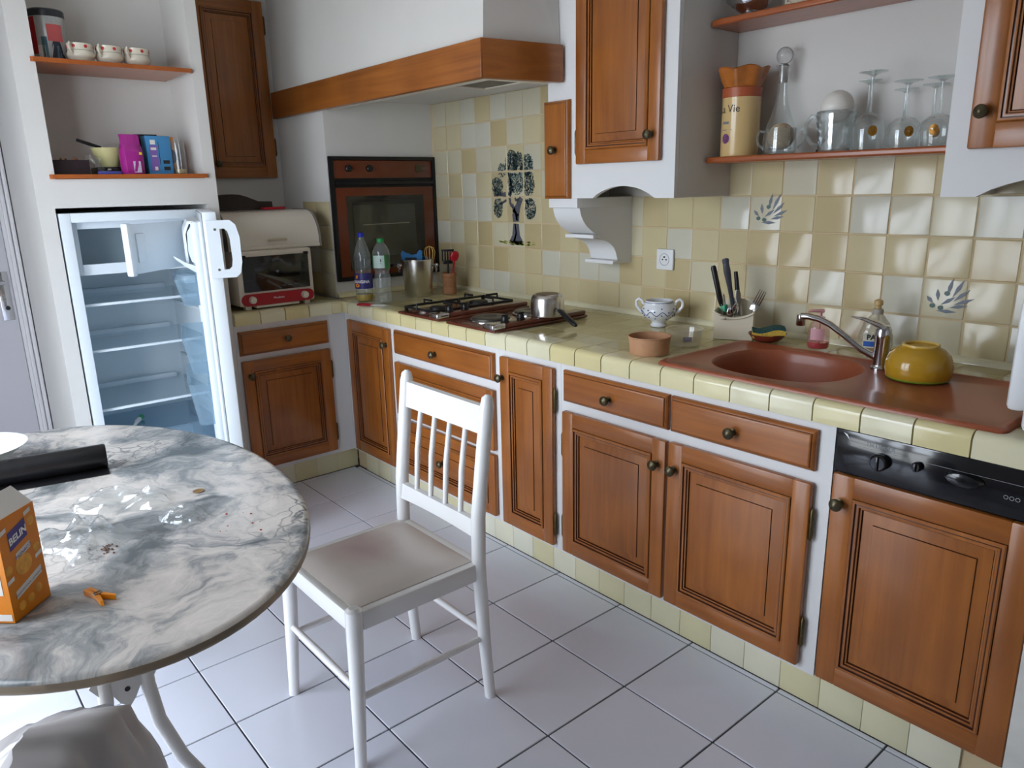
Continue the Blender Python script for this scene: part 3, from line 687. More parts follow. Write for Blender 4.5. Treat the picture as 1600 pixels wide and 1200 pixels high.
m = MB(); m.box(-.46, 0, -.008, .008, 0, .185); m.rbox(-.468, -.44, -.022, .006, -.006, .19, .006); m.rbox(-.41, -.36, -.014, -.006, .04, .15, .004); m.build('freezer_flap', white_fr, t, (.23, .03, 1.115), (0, 0, radians(40)))
m = MB(); m.rbox(.18, .241, .1, .24, 1.02, 1.06, .015); m.build('lamp_housing', white_fr, t)
for z in (.9, .72, .64, .47):
    B('runner', white_fr, t, .228, .2425, .06, .48, z, z + .012, r=.004); B('runner', white_fr, t, -.2425, -.228, .06, .48, z, z + .012, r=.004)
m = MB(); m.box(-.238, .238, .06, .066, .1, .40); m.box(-.238, -.232, .066, .45, .1, .40); m.box(.232, .238, .066, .45, .1, .40); m.box(-.24, .24, .055, .46, .40, .406); m.build('crisper', bin_pl, t)
# its door, hinged on the right and swung open
dm = MB(); dm.rbox(0, .55, -.05, 0, .05, 1.343, .006); 
fd = dm.build('fridge_door', white_fr, t, (.282, -.024, 0), (0, 0, -pi / 2 - radians(16.5)))
m = MB(); m.rbox(.03, .52, -.066, -.049, .08, 1.31, .008); m.rbox(.03, .06, -.09, -.06, .08, 1.31, .01); m.rbox(.49, .52, -.09, -.06, .08, 1.31, .01); m.build('door_liner', liner, fd)
m = MB(); m.rbox(.0, .55, -.0555, -.0495, .055, 1.338, .002); m.build('door_seal', M('grey_seal', (176, 184, 190), .6), fd)
for z0, z1 in ((1.0, 1.095), (.735, .868), (.53, .694)):
    m = MB(); A = [(.06, -.065), (.06, -.15), (.08, -.168), (.47, -.168), (.49, -.15), (.49, -.065)]
    bt = [(.075, -.07), (.075, -.13), (.09, -.145), (.46, -.145), (.475, -.13), (.475, -.07)]
    m.grid([[(x, y, z0) for x, y in bt], [(x, y, z1) for x, y in A]]); m.add([(x, y, z0) for x, y in bt], [tuple(range(6))]); m.grid([[(x, y, z1) for x, y in A], [(x, y - .003 if y < -.1 else y, z1 + .004) for x, y in A]])
    m.build('door_bin', bin_pl, fd, fix=False)
    m2 = MB(); m2.rbox(.12, .5, -.146, -.10, z0 - .002, z0 + .035, .006); 
m = MB(); pts = [(-.062, 1.30), (-.085, 1.30), (-.105, 1.27), (-.108, 1.2), (-.1, 1.165), (-.075, 1.155), (-.09, 1.15), (-.125, 1.165), (-.16, 1.19), (-.158, 1.182), (-.125, 1.15), (-.09, 1.125), (-.075, 1.10), (-.068, 1.06), (-.062, 1.06)]
m.prism(pts, .49, .512, 'x'); m.prism([(-.062, 1.31), (-.1, 1.31), (-.118, 1.27), (-.118, 1.16), (-.11, 1.16), (-.11, 1.265), (-.095, 1.30), (-.062, 1.30)], .05, .488, 'x'); m.build('dairy_lid', white_fr, fd, fix=False)
m = MB(); o = [(-.04, 1.105), (.045, 1.105), (.062, 1.12), (.07, 1.16), (.07, 1.25), (.06, 1.295), (.042, 1.312), (-.04, 1.312)]
i_ = [(.006, 1.135), (.024, 1.135), (.034, 1.145), (.038, 1.17), (.036, 1.245), (.03, 1.272), (.02, 1.282), (.004, 1.282)]
for x in (.551, .563): m.grid([[(x, a, b) for a, b in o], [(x, a, b) for a, b in i_]], wrap=True)
m.grid([[(.551, a, b) for a, b in o], [(.563, a, b) for a, b in o]], wrap=True); m.grid([[(.551, a, b) for a, b in i_], [(.563, a, b) for a, b in i_]], wrap=True)
hd = m.build('door_handle', white_fr, fd)
for z in (1.135, 1.28):
    m = MB(); m.lathe([(0, 0), (.005, 0), (.004, .002), (0, .002)], 10); m.xf(0, Matrix.Translation((.563, -.012, z)) @ Matrix.Rotation(pi / 2, 4, 'Y')); m.build('screw', grey_st, hd)
# small tube left on the crisper lid
t2 = thing('squeeze_tube', (-.235, -.945, .407), radians(-30), 'tiny clear tube with a green cap lying in the fridge', 'tube')
m = MB(); m.tube([(0, 0, .012), (.03, 0, .012), (.075, 0, .006)], [.011, .011, .006], 10); m.build('tube_body', card_w, t2)
m = MB(); m.tube([(-.035, 0, .014), (-.001, 0, .012)], [.012, .009], 12); m.build('green_cap', M('green_cap_plastic', (40, 150, 92), .4), t2)

# ------------------------------------------------------------------ mini oven, bread bin and what lies on it
t = thing('mini_oven', (-.035, -.315, CT + .001), pi / 2, 'cream tabletop mini oven with red control strip', 'toaster oven')
B('body', cream, t, -.186, .186, 0, .30, .016, .268, r=.014)
d = B('glass_door', oven_dk, t, -.16, .162, -.006, .001, .082, .243, r=.003)
m = MB(); 
for x in (-.162, .14): m.rbox(x, x + .024, -.008, .0, .236, .25, .003)
m.build('door_hook', black_pl, d)
m = MB(); pts = [(.155 * 1, 0)]; pts = []
for k in range(13): a = -pi / 2 + pi * k / 12; pts.append((.15 + .027 * cos(a), .046 + .027 * sin(a)))
for k in range(13): a = pi / 2 + pi * k / 12; pts.append((-.15 + .027 * cos(a), .046 + .027 * sin(a)))
m.prism(pts, -.005, .002, 'y'); m.build('control_strip', redp, t)
for x in (-.128, .128):
    m = MB(); m.lathe([(.0175, 0), (.0165, .014), (.013, .018), (0, .018)], 20); m.xf(0, RX); m.rbox(-.002, .002, -.0195, -.016, -.013, .004, .001); m.build('dial', cream, t, (x, -.005, .047))
letters('lettering', 'Moulinex', .014, text_w, t, lambda x, y: (x + .0, -.0056, y + .043))
letters('lettering', '\u2014\u2014  \u2014\u2014  \u2014\u2014', .012, text_g, d, lambda x, y: (x + .06, -.0068, y + .098))
for x in (-.16, .13):
    for y in (.03, .26): B('foot', cream, t, x, x + .03, y - .025, y + .01, 0, .02, r=.004)
B('crumb_tray', cream, t, -.11, .10, -.004, .2, .006, .018, r=.003)
t = thing('bread_bin', (-.06, -.285, CT + .270), pi / 2, 'cream roll-top bread bin standing on the mini oven', 'bread bin')
prof = [(0.0, 0.0), (0.0, .03)] + [(.12 - .12 * cos(a) ** 1.0, .03 + .14 * sin(a)) for a in [pi / 2 * k / 8 for k in range(1, 9)]] + [(.28, .17), (.28, 0)]
m = MB(); m.prism(prof, -.222, .212, 'x'); m.build('roll_top', cream, t, angle=30)
m = MB(); pe = [(y - .003 if y < .02 else y, z + (.004 if z > .1 else 0)) for y, z in prof]; m.prism(pe, .2125, .222, 'x'); m.prism(pe, -.2315, -.2225, 'x'); m.build('end_cap', M('grey_metal_rim', (150, 146, 140), .35, .6), t, angle=30)
B('grip', M('beige_grip', (186, 174, 148), .5), t, -.045, .045, -.012, .001, .036, .046, r=.003)
B('base_rail', cream, t, -.222, .212, -.006, .001, .0, .016, r=.003)
m = MB(); pts = [(-.13, 0)] + [(-.13 + .26 * k / 14, .012 + .068 * sin(pi * (k / 14) ** .9) ** .8) for k in range(15)] + [(.20, .04), (.205, .034), (.205, 0)]
m = MB(); pts = [(-.14, 0), (-.14, .04), (-.11, .056), (-.08, .067), (-.05, .073), (-.02, .075), (.01, .072), (.04, .064), (.07, .052), (.10, .04), (.165, .038), (.168, .034), (.168, 0)]
m.prism(pts, -.035, .05, 'y'); o = m.build('wooden_tray', M('dark_brown_wood', (44, 34, 28), .55, var=(20, .2)), None, (-.28, -.38, CT + .4451), (0, 0, pi / 2), angle=30); tag(o, 'dark arched wooden tray lying on the bread bin', 'tray')
o = B('red_notebook', redp, None, -.055, .055, -.022, .022, 0, .012, r=.004, loc=(-.21, -.225, CT + .4451), rot=(0, 0, pi / 2)); tag(o, 'small flat red notebook on top of the bread bin', 'notebook')

# ------------------------------------------------------------------ hobs
def hob_base(x, label):
    t = thing('hob', (x, .2, CT + .0015), 0, label, 'hob', 'two narrow hobs side by side')
    B('plate', brown_en, t, -.155, .155, -.235, .26, 0, .012, r=.005)
    st = B('control_strip', brown_en, t, .092, .15, -.225, .255, .0115, .03, r=.006)
    m = MB(); m.rbox(.088, .154, -.24, -.175, .010, .033, .008, 3); m.build('strip_end', chrome, st)
    for y in (-.155, -.075):
        m = MB(); m.lathe([(.017, 0), (.017, .006), (.014, .008), (.0135, .022), (.011, .025), (0, .025)], 18); m.rbox(-.003, .003, -.014, .014, .018, .03, .001); m.build('knob', black_pl, st, (.121, y, .029))
    return t
t = hob_base(.715, 'brown gas hob with two burners and black pan supports')
for y, r in ((-.105, .032), (.12, .04)):
    m = MB(); m.lathe([(r + .018, .012), (r + .016, .016), (r + .004, .018), (r + .002, .026), (r, .029), (r - .004, .031), (0, .032)], 24); m.build('burner', iron, t, (-.035, y, 0))
m = MB()
for x in (-.138, .07): m.tube([(x, -.205, .03), (x, .23, .03)], .0055, 6)
for y in (-.205, .012, .23): m.tube([(-.138, y, .03), (.07, y, .03)], .0055, 6)
ps = m.build('pan_support', iron, t)
for y in (-.105, .12):
    for dx, dy in ((1, 0), (-1, 0), (0, 1), (0, -1)):
        m = MB(); ex = (-.035 + dx * .103, y + dy * .108) ; ix = (-.035 + dx * .045, y + dy * .045)
        m.tube([(ex[0], ex[1], .03), (ex[0], ex[1], .05), (ix[0], ix[1], .05)], .005, 6); m.build('support_finger', iron, ps)
for x in (-.138, .07):
    for y in (-.2, .225): B('support_foot', iron, ps, x - .006, x + .006, y - .006, y + .006, .0115, .03)
t = hob_base(1.075, 'brown electric hob with two round steel hot plates')
for y, r in ((-.1, .075), (.115, .066)):
    m = MB(); m.lathe([(r + .012, .0115), (r + .012, .016), (r + .006, .019), (r + .004, .0185)], 32); hp = m.build('plate_ring', chrome, t, (-.035, y, 0))
    m = MB(); m.lathe([(r + .003, .012), (r + .003, .025), (r, .027), (.03, .027), (.028, .0255), (0, .0255)], 32); m.build('hot_plate', M('hot_plate_iron', (88, 84, 78), .4, .7) if 'hot_plate_iron' not in MATS else MATS['hot_plate_iron'], hp)
# saucepan upside down on the right hob
t = thing('saucepan', (1.2, .262, CT + .0325), 0, 'steel saucepan turned upside down on the electric hob', 'saucepan')
m = MB(); m.lathe([(.068, 0), (.0685, .003), (.0665, .004), (.066, .05), (.0645, .068), (.058, .081), (.05, .0855), (.046, .0845), (.0, .0845)], 36); m.lathe([(.064, 0), (.0635, .068), (0, .08)], 36); m.build('pan', steel, t)
m = MB(); m.lathe([(.045, .0848), (.03, .0852), (0, .0852)], 24); m.build('scorched_base', M('scorched_steel', (128, 104, 78), .45, .7, var=(30, .3)), t)
m = MB(); dd = Vector((.985, -.17, 0)); m.tube([dd * .064 + Vector((0, 0, .028)), dd * .085 + Vector((0, 0, .026))], .006, 8, flat=.6); m.build('bracket', grey_st, t)
m = MB(); m.tube([dd * .08 + Vector((0, 0, .028)), dd * .10 + Vector((0, 0, .024)), dd * .15 + Vector((0, 0, .002)), dd * .185 + Vector((0, 0, -.012)), dd * .195 + Vector((0, 0, -.015))], [.009, .012, .0125, .0115, .007], 10, flat=.75); m.build('handle', black_pl, t)

# ------------------------------------------------------------------ sink, tap
t = thing('sink', (2.42, .23, CT), 0, 'terracotta resin sink with one bowl and a drainboard', 'sink')
bx, by, ba, bb = 2.245 - 2.42, .012, .203, .185; N = 72
def rect_hit(a, x0, x1, y0, y1, rc):
    # ray from bowl centre to a rounded rectangle
    dx, dy = cos(a), sin(a); best = None
    lo_, hi_ = 0.0, 2.0
    for _ in range(40):
        mid = (lo_ + hi_) / 2; x, y = bx + dx * mid, by + dy * mid
        qx = max(abs(x - (x0 + x1) / 2) - (x1 - x0) / 2 + rc, 0); qy = max(abs(y - (y0 + y1) / 2) - (y1 - y0) / 2 + rc, 0)
        ins = (abs(x - (x0 + x1) / 2) <= (x1 - x0) / 2) and (abs(y - (y0 + y1) / 2) <= (y1 - y0) / 2) and (qx * qx + qy * qy) ** .5 <= rc
        if ins: lo_ = mid
        else: hi_ = mid
    return (bx + dx * lo_, by + dy * lo_)
X0s, X1s, Y0s, Y1s = 1.952 - 2.42, 2.885 - 2.42, .001 - .23, .462 - .23
angs = sorted(set([2 * pi * k / N for k in range(N)] + [math.atan2(y - by, x - bx) % (2 * pi) for x in (X0s + .01, X0s + .03, X1s - .01, X1s - .03) for y in (Y0s + .01, Y0s + .03, Y1s - .01, Y1s - .03)]))
def sup(a, f, z):
    c_, s_ = cos(a), sin(a); e = 2.6
    k = (abs(c_ / ba) ** e + abs(s_ / bb) ** e) ** (-1 / e); return (bx + c_ * k * f, by + s_ * k * f, z)
m = MB(); rows = []
for d, z in ((0, -.004), (0, .006), (.004, .0105), (.010, .012), (.02, .011), (.024, .0085)):
    rows.append([(*rect_hit(a, X0s + d, X1s - d, Y0s + d, Y1s - d, .03), z) for a in angs])
m.grid(rows + [[sup(a, 1.0, .0085) for a in angs]], wrap=True)
m.build('sink_top', terra, t, angle=60)
m = MB(); m.grid([[sup(a, f, z) for a in angs] for f, z in ((1.0, .0085), (.985, .006), (.965, -.002), (.94, -.03), (.90, -.09), (.85, -.125), (.75, -.14), (.4, -.145), (.12, -.147))], wrap=True); m.build('sink_bowl', terra, t, angle=60)
m = MB(); m.lathe([(.045, -.1455), (.042, -.143), (.03, -.146), (0, -.147)], 24, (bx, by, 0)); m.build('drain', chrome, t)
t = thing('tap', (2.46, .365, CT + .0117), 0, 'chrome mixer tap with a long raised spout at the sink', 'tap')
m = MB(); m.lathe([(.026, -.003), (.026, .004), (.022, .008), (.0215, .012), (.021, .085), (.022, .09), (.0215, .11), (.015, .122), (0, .125)], 24); m.build('tap_body', chrome, t)
m = MB(); m.tube([(-.012, -.004, .03), (-.05, -.012, .048), (-.10, -.022, .085), (-.14, -.03, .112), (-.17, -.036, .125), (-.20, -.042, .130), (-.222, -.046, .129)], [.012, .0115, .011, .0115, .012, .0125, .0125], 12, flat=.8); sp = m.build('spout', chrome, t)
m = MB(); m.lathe([(.0115, 0), (.013, .002), (.013, .032), (.0, .034)], 18, (-.222, -.046, .101)); m.build('nozzle', chrome, sp)
m = MB(); m.tube([(.012, .003, .108), (-.01, -.002, .122), (-.05, -.012, .136), (-.085, -.02, .140)], [.018, .019, .012, .004], 12, flat=.45); m.build('lever', chrome, t)

# ------------------------------------------------------------------ on the worktop, right half
t = thing('dish_soap_bottle', (2.362, .54, CT + .012), radians(30), 'clear dish soap bottle with amber soap behind the tap', 'bottle')
def loft_oval(m, rows, n=24, mi=0):
    m.grid([[(a * cos(2 * pi * k / n), b * sin(2 * pi * k / n), z) for k in range(n)] for a, b, z in rows], mi, True)
m = MB(); loft_oval(m, [(.04, .022, 0), (.046, .026, .006), (.05, .028, .03), (.047, .027, .06), (.036, .022, .095), (.018, .014, .118), (.014, .013, .125)]); m.build('bottle_body', clear_b, t)
m = MB(); loft_oval(m, [(.0, .0, .003), (.038, .02, .003), (.045, .025, .01), (.048, .026, .022), (0, 0, .022)]); m.build('amber_soap', M('amber_soap_liquid', (206, 138, 20), .2, trans=.3), t)
m = MB(); m.lathe([(.016, .122), (.016, .136), (.012, .138)], 16); m.lathe([(.009, .138), (.009, .148), (.013, .15), (.012, .162), (.006, .166), (0, .166)], 16, mi=1); m.build('cap', [M('clear_cap', (176, 170, 158), .3), M('beige_spout', (196, 166, 110), .4)], t)
def lab_f(x, y): u = x; return (u, -.0285 - .0008 + .012 * (u / .05) ** 2, y)
m = MB(); m.grid([[Vector(lab_f(-.036 + .072 * k / 10, z)) for k in range(11)] for z in (.022, .066)]); m.build('label_sheet', M('pale_label', (214, 210, 190), .5), t, fix=False)
m = MB(); m.grid([[Vector(lab_f(-.034 + .066 * k / 10, z)) - Vector((0, .0005, 0)) for k in range(11)] for z in (.026, .042)]); m.build('blue_band', M('blue_label', (48, 96, 178), .5), t, fix=False)
letters('lettering', 'PAIC', .022, ink, t, lambda x, y: Vector(lab_f(x * .95 - .004, y + .047)) - Vector((0, .0006, 0)), .0008)
t = thing('hand_soap_bottle', (2.205, .497, CT + .012), radians(35), 'clear pump bottle with a little red hand soap', 'bottle')
m = MB(); m.lathe([(0, 0), (.028, 0), (.032, .004), (.033, .02), (.032, .06), (.028, .078), (.016, .088), (.014, .094)], 28, sy=.8); m.build('bottle_body', thin('pink_clear_plastic', (226, 190, 190), (.95, .84, .84), .05, .06, .12), t)
m = MB(); m.lathe([(0, .002), (.028, .002), (.0305, .006), (.0315, .02), (0, .02)], 28, sy=.8); m.build('red_soap', M('red_soap_liquid', (214, 16, 34), .15, trans=.35), t)
m = MB(); m.lathe([(.015, .09), (.015, .1), (.006, .102), (.005, .118), (0, .118)], 16); m.tube([(.01, 0, .119), (-.03, -.008, .12), (-.036, -.01, .116)], [.006, .0045, .004], 8); m.tube([(0, 0, .09), (0, 0, .01)], .003, 6); m.build('pump', M('pink_pump_plastic', (206, 150, 150), .35), t)
m = MB(); m.grid([[(.0335 * cos(a), .0335 * .8 * sin(a), z) for a in [-2.5 + 1.3 * k / 8 for k in range(9)]] for z in (.03, .066)]); m.build('label_sheet', M('pink_label', (214, 160, 168), .5), t, fix=False)
t = thing('mustard_bowl', (2.575, .33, CT + .0125), 0, 'mustard yellow bowl turned upside down on the drainboard', 'bowl')
m = MB(); m.lathe([(.078, 0), (.083, .006), (.086, .022), (.085, .045), (.077, .066), (.062, .081), (.049, .088), (.047, .094), (.043, .0945), (.040, .089), (.0, .087)], 40); m.lathe([(.075, 0), (.08, .03), (.07, .06), (0, .08)], 40); m.build('bowl_shell', yellow_c, t)
m = MB(); m.lathe([(.0785, -.0005), (.0825, .003), (.083, .006), (.076, .0)], 40); m.build('green_rim_line', green_c, t)
m = MB(); m.lathe([(.0485, .0885), (.0475, .0942), (.043, .0952), (.041, .091)], 40); m.build('foot_ring', M('pale_yellow_glaze', (214, 178, 92), .3), t)
t.scale = (.95, .95, .97)
t = thing('sponge_dish', (2.03, .49, CT + .0117), 0, 'small terracotta saucer beside the cutlery holder', 'dish')
m = MB(); m.lathe([(0, 0), (.035, 0), (.05, .01), (.061, .024), (.062, .026), (.058, .025), (.046, .012), (0, .008)], 32); m.build('saucer', M('dark_terracotta', (118, 52, 36), .35), t)
t = thing('sponge', (2.035, .488, CT + .030), radians(35), 'yellow sponge with green scouring side on the saucer', 'sponge')
def wavy(z0, z1, nm, mat):
    m = MB(); rows = []
    n = 10
    xs = [-.052 + .104 * k / n for k in range(n + 1)]; hz = lambda x: .006 * sin(x * 55) + .05 * x * .3
    top = [[(x, y, z1 + hz(x)) for x in xs] for y in (-.03, .03)]; bot = [[(x, y, z0 + hz(x)) for x in xs] for y in (-.03, .03)]
    m.grid(top); m.grid(bot); m.grid([bot[0], top[0]]); m.grid([bot[1], top[1]])
    for e in (0, n): m.add([bot[0][e], bot[1][e], top[1][e], top[0][e]], [(0, 1, 2, 3)])
    m.build(nm, mat, t)
wavy(0, .018, 'foam', M('yellow_foam', (214, 178, 74), .9, bmp=(160, .5), var=(80, .1))); wavy(.0182, .026, 'scourer', M('dark_green_scourer', (44, 84, 82), .95, bmp=(220, .6), var=(120, .2)))
# cutlery holder and cutlery
HL = Vector((1.888, .512, CT + .002))
t = thing('cutlery_holder', HL, radians(28), 'white plastic cutlery drainer full of kitchen tools', 'cutlery holder')
m = MB(); hw, hd_, hh = .065, .05, .094
def sag(x): return hh - .02 * (1 - (x / hw) ** 2)
xs = [-hw + 2 * hw * k / 10 for k in range(11)]
m.grid([[(x, -hd_, 0.004) for x in xs], [(x, -hd_, sag(x)) for x in xs]]); m.grid([[(x, -hd_ + .003, 0.004) for x in xs], [(x, -hd_ + .003, sag(x)) for x in xs]]); m.grid([[(x, -hd_, sag(x)) for x in xs], [(x, -hd_ + .003, sag(x)) for x in xs]])
m.box(-hw, -hw + .003, -hd_ + .003, hd_, .004, hh); m.box(hw - .003, hw, -hd_ + .003, hd_, .004, hh); m.box(-hw + .003, hw - .003, hd_ - .003, hd_, .004, hh + .0); m.box(-hw, hw, -hd_, hd_, 0, .004)
m.build('holder_box', M('cream_white_plastic', (222, 212, 190), .4), t)
m = MB(); m.tube([(x, -hd_ - .002, sag(x)) for x in xs], .004, 8); m.tube([(-hw, -hd_, hh), (-hw, hd_, hh)], .004, 8); m.tube([(hw, -hd_, hh), (hw, hd_, hh)], .004, 8); m.build('holder_rim', MATS['cream_white_plastic'], t)
B('divider', MATS['cream_white_plastic'], t, -.001 - hw + .004, hw - .004, .0, .003, .004, .075)
pts = [(.055 * cos(a) , hd_ - .001, hh - .002 + .04 * sin(a)) for a in [pi * k / 12 for k in range(13)]]
m = MB(); m.prism([(p[0], p[2]) for p in pts], hd_ - .003, hd_, 'y'); m.build('back_lug', MATS['cream_white_plastic'], t)
RH = Matrix.Rotation(radians(28), 3, 'Z')
def HP(x, y, z): return HL + RH @ Vector((x, y, z))
def tool(name, base_, top_, label, cat, parts, spin=0.0):
    b0, t0 = HP(*base_), HP(*top_); d = t0 - b0; L = d.length
    o = thing(name, b0, 0, label, cat, 'cutlery in the white drainer'); o.rotation_mode = 'QUATERNION'; o.rotation_quaternion = d.to_track_quat('Z', 'Y') @ Quaternion((0, 0, 1), spin)
    for nm, mat, fn in parts: m = MB(); fn(m, L); m.build(nm, mat, o)
    return o
def shaft(z0, z1, r, fl=.5): return lambda m, L: m.tube([(0, 0, z0 * L), (0, 0, z1 * L)], r, 8, flat=fl)
tool('kitchen_knife', (-.02, -.02, .012), (-.078, -.032, .25), 'long black handled kitchen knife leaning left in the drainer', 'knife', [('blade', chrome, lambda m, L: m.rbox(-.008, .008, -.0008, .0008, 0, L * .45, .0004)), ('handle', black_pl, lambda m, L: m.tube([(0, 0, L * .42), (0, 0, L * .5), (0, 0, L * .97), (0, 0, L)], [.006, .009, .0095, .006], 10, flat=.8))])
tool('spatula', (.01, .024, .012), (-.045, .022, .265), 'grey hook-ended kitchen spatula standing tallest in the drainer', 'spatula', [('handle', M('slate_grey_plastic', (72, 74, 86), .4), lambda m, L: m.tube([(0, 0, 0), (0, 0, L * .6), (-.002, 0, L * .85), (-.006, 0, L * .96)], [.005, .008, .012, .010], 10, flat=.5)), ('hook', MATS['slate_grey_plastic'], lambda m, L: m.tube([(-.004, 0, L * .95), (-.01, 0, L), (-.022, 0, L * 1.0), (-.03, 0, L * .955)], [.011, .012, .010, .005], 8, flat=.5))])
tool('kitchen_knife', (.022, .024, .012), (-.008, .03, .225), 'black knife standing behind the grey spatula', 'knife', [('blade', chrome, lambda m, L: m.rbox(-.009, .009, -.0008, .0008, 0, L * .45, .0004)), ('handle', black_pl, lambda m, L: m.tube([(0, 0, L * .44), (0, 0, L * .6), (0, 0, L)], [.006, .009, .007], 10, flat=.7))])
tool('table_fork', (.02, -.02, .012), (.082, -.012, .15), 'steel fork leaning far right out of the drainer', 'fork', [('neck', chrome, shaft(0, .7, .003)), ('fork_head', chrome, lambda m, L: m.rbox(-.013, .013, -.001, .001, L * .62, L * .78, .001))] + [('tine', chrome, (lambda q: lambda m, L: m.tube([(q, 0, L * .78), (q * 1.05, 0, L * .95), (q, .002, L * 1.12)], [.0026, .0022, .0012], 6))(q)) for q in (-.011, -.0037, .0037, .011)], 1.2)
def spoon(m, L):
    o = m.lathe([(0, 0), (.008, .002), (.0125, .012), (.0135, .02), (.010, .034), (.004, .043), (0, .045)], 16, sy=.25); m.xf(o, Matrix.Translation((0, 0, L * .72)))
tool('table_spoon', (.0, -.025, .012), (.005, -.04, .115), 'steel spoon with its bowl up at the front of the drainer', 'spoon', [('neck', chrome, shaft(0, .75, .003)), ('spoon_bowl', chrome, spoon)], .4)
tool('tea_spoon', (-.015, -.03, .012), (-.012, -.035, .095), 'small steel teaspoon tucked low in the drainer', 'spoon', [('neck', chrome, shaft(0, .75, .0025)), ('spoon_bowl', chrome, spoon)])
tool('table_knife', (.018, .01, .012), (.004, .006, .165), 'plain steel table knife standing upright in the drainer', 'knife', [('blade', grey_st, lambda m, L: m.tube([(0, 0, 0), (0, 0, L * .5), (0, 0, L * .9), (0, 0, L)], [.004, .006, .010, .006], 8, flat=.25))])
tool('peeler', (-.03, -.02, .012), (-.058, -.045, .09), 'vegetable peeler lying flat across the front of the drainer', 'peeler', [('peeler_handle', grey_st, lambda m, L: m.tube([(0, 0, 0), (0, 0, L)], [.004, .005], 8, flat=.5)), ('peeler_bow', chrome, lambda m, L: m.tube([(0, 0, L * .7), (.02, 0, L * .75), (.045, 0, L * .8), (.05, 0, L * .95), (.02, 0, L * .92), (0, 0, L * .9)], .002, 6))])
tool('paring_knife', (-.03, .025, .012), (-.042, .012, .125), 'small knife with a mint green sleeve at the left of the drainer', 'knife', [('blade', grey_st, lambda m, L: m.rbox(-.007, .007, -.001, .001, 0, L * .7, .0005)), ('green_sleeve', M('mint_plastic', (88, 190, 150), .45), lambda m, L: m.rbox(-.012, .012, -.008, .008, L * .66, L * .88, .003)), ('pale_tip', cream, lambda m, L: m.tube([(0, 0, L * .86), (0, 0, L * 1.2)], [.009, .006], 8, flat=.5))])
# sugar bowl, paper bowl, clear tub
t = thing('sugar_bowl', (1.565, .5, CT + .002), radians(30), 'white and blue porcelain sugar bowl with two handles, no lid', 'sugar bowl')
m = MB(); m.lathe([(0, 0), (.026, 0), (.028, .005), (.022, .014), (.03, .022), (.05, .036), (.0575, .052), (.056, .066), (.049, .078), (.0455, .086), (.047, .092), (.044, .092), (.044, .08), (.052, .06), (.045, .035), (0, .022)], 32); m.build('bowl_body', porc, t)
for s_ in (-1, 1):
    m = MB(); m.tube([(s_ * .05, 0, .045), (s_ * .066, 0, .056), (s_ * .077, 0, .072), (s_ * .077, 0, .088), (s_ * .068, 0, .096), (s_ * .058, 0, .09), (s_ * .052, 0, .076)], [.006, .0055, .005, .005, .005, .005, .005], 8); m.build('handle', porc, t)
m = MB()
def rb(z):
    P = [(.0, .0), (.028, .005), (.022, .014), (.03, .022), (.05, .036), (.0575, .052), (.056, .066), (.049, .078)]
    for a, b in zip(P, P[1:]):
        if a[1] <= z <= b[1] and b[1] > a[1]: return a[0] + (b[0] - a[0]) * (z - a[1]) / (b[1] - a[1])
    return .05
for k in range(60):
    a = 2 * pi * k / 60; z = .05 + .007 * sin(a * 9); r = rb(z) + .0006
    m.tube([(r * cos(a - .06), r * sin(a - .06), .05 + .007 * sin((a - .06) * 9)), (r * cos(a), r * sin(a), z), (r * cos(a + .06), r * sin(a + .06), .05 + .007 * sin((a + .06) * 9))], .0011, 4)
    if k % 4 == 0:
        for dz in (.012, -.012):
            r2 = rb(z + dz) + .0006; m.lathe([(0, -.003), (.003, 0), (0, .003)], 6, (r2 * cos(a), r2 * sin(a), z + dz))
m.lathe([(.0468, .0855), (.0472, .0862), (.0465, .087)], 32); m.build('blue_garland', blue_d, t)
t.scale = (1.13, 1.13, 1.08)
t = thing('paper_bowl', (1.842, .11, CT + .002), 0, 'empty round brown paper bowl at the worktop edge', 'bowl')
m = MB(); m.lathe([(0, .004), (.06, .004), (.06, 0), (.062, 0), (.0665, .052), (.069, .054), (.068, .057), (.065, .056), (.0605, .006), (0, .006)], 40); m.build('bowl_wall', kraft, t)
t = thing('plastic_tub', (1.842, .292, CT + .002), 0, 'empty cloudy clear plastic tub behind the paper bowl', 'tub')
m = MB(); m.lathe([(0, .002), (.05, .002), (.052, .006), (.06, .05), (.064, .052), (.064, .055), (.0585, .054)], 36); m.build('tub_wall', clear_b, t)
m = MB(); m.grid([[(.0555 * cos(a), .0555 * sin(a), z) if z < .025 else (.0585 * cos(a), .0585 * sin(a), z) for a in [-1.0 + .5 * k / 4 for k in range(5)]] for z in (.018, .036)]); m.build('tub_label', M('grey_violet_label', (150, 146, 170), .6, var=(200, .5)), t, fix=False)
# power socket
t = thing('wall_socket', (1.472, YB - .01, 1.117), 0, 'white square power socket on the tiled wall', 'socket')
m = MB(); m.rbox(-.041, .041, -.012, 0, -.041, .041, .005); m.build('plate', white_pl, t)
m = MB(); m.lathe([(.024, 0), (.022, .001), (.0215, -.002), (.0, -.002)], 28); m.xf(0, RX); m.build('recess', M('socket_shadow_grey', (170, 170, 170), .5), t, (0, -.0125, 0))
m = MB()
for x, z in ((-.009, 0), (.009, 0)): m.xf(m.lathe([(.0032, 0), (.0032, .001), (0, .001)], 10, (x, z, 0)), RX)
m.rbox(-.004, .004, -.003, .0, .007, .013, .001); m.build('pin_hole', ink, t, (0, -.0125, 0))
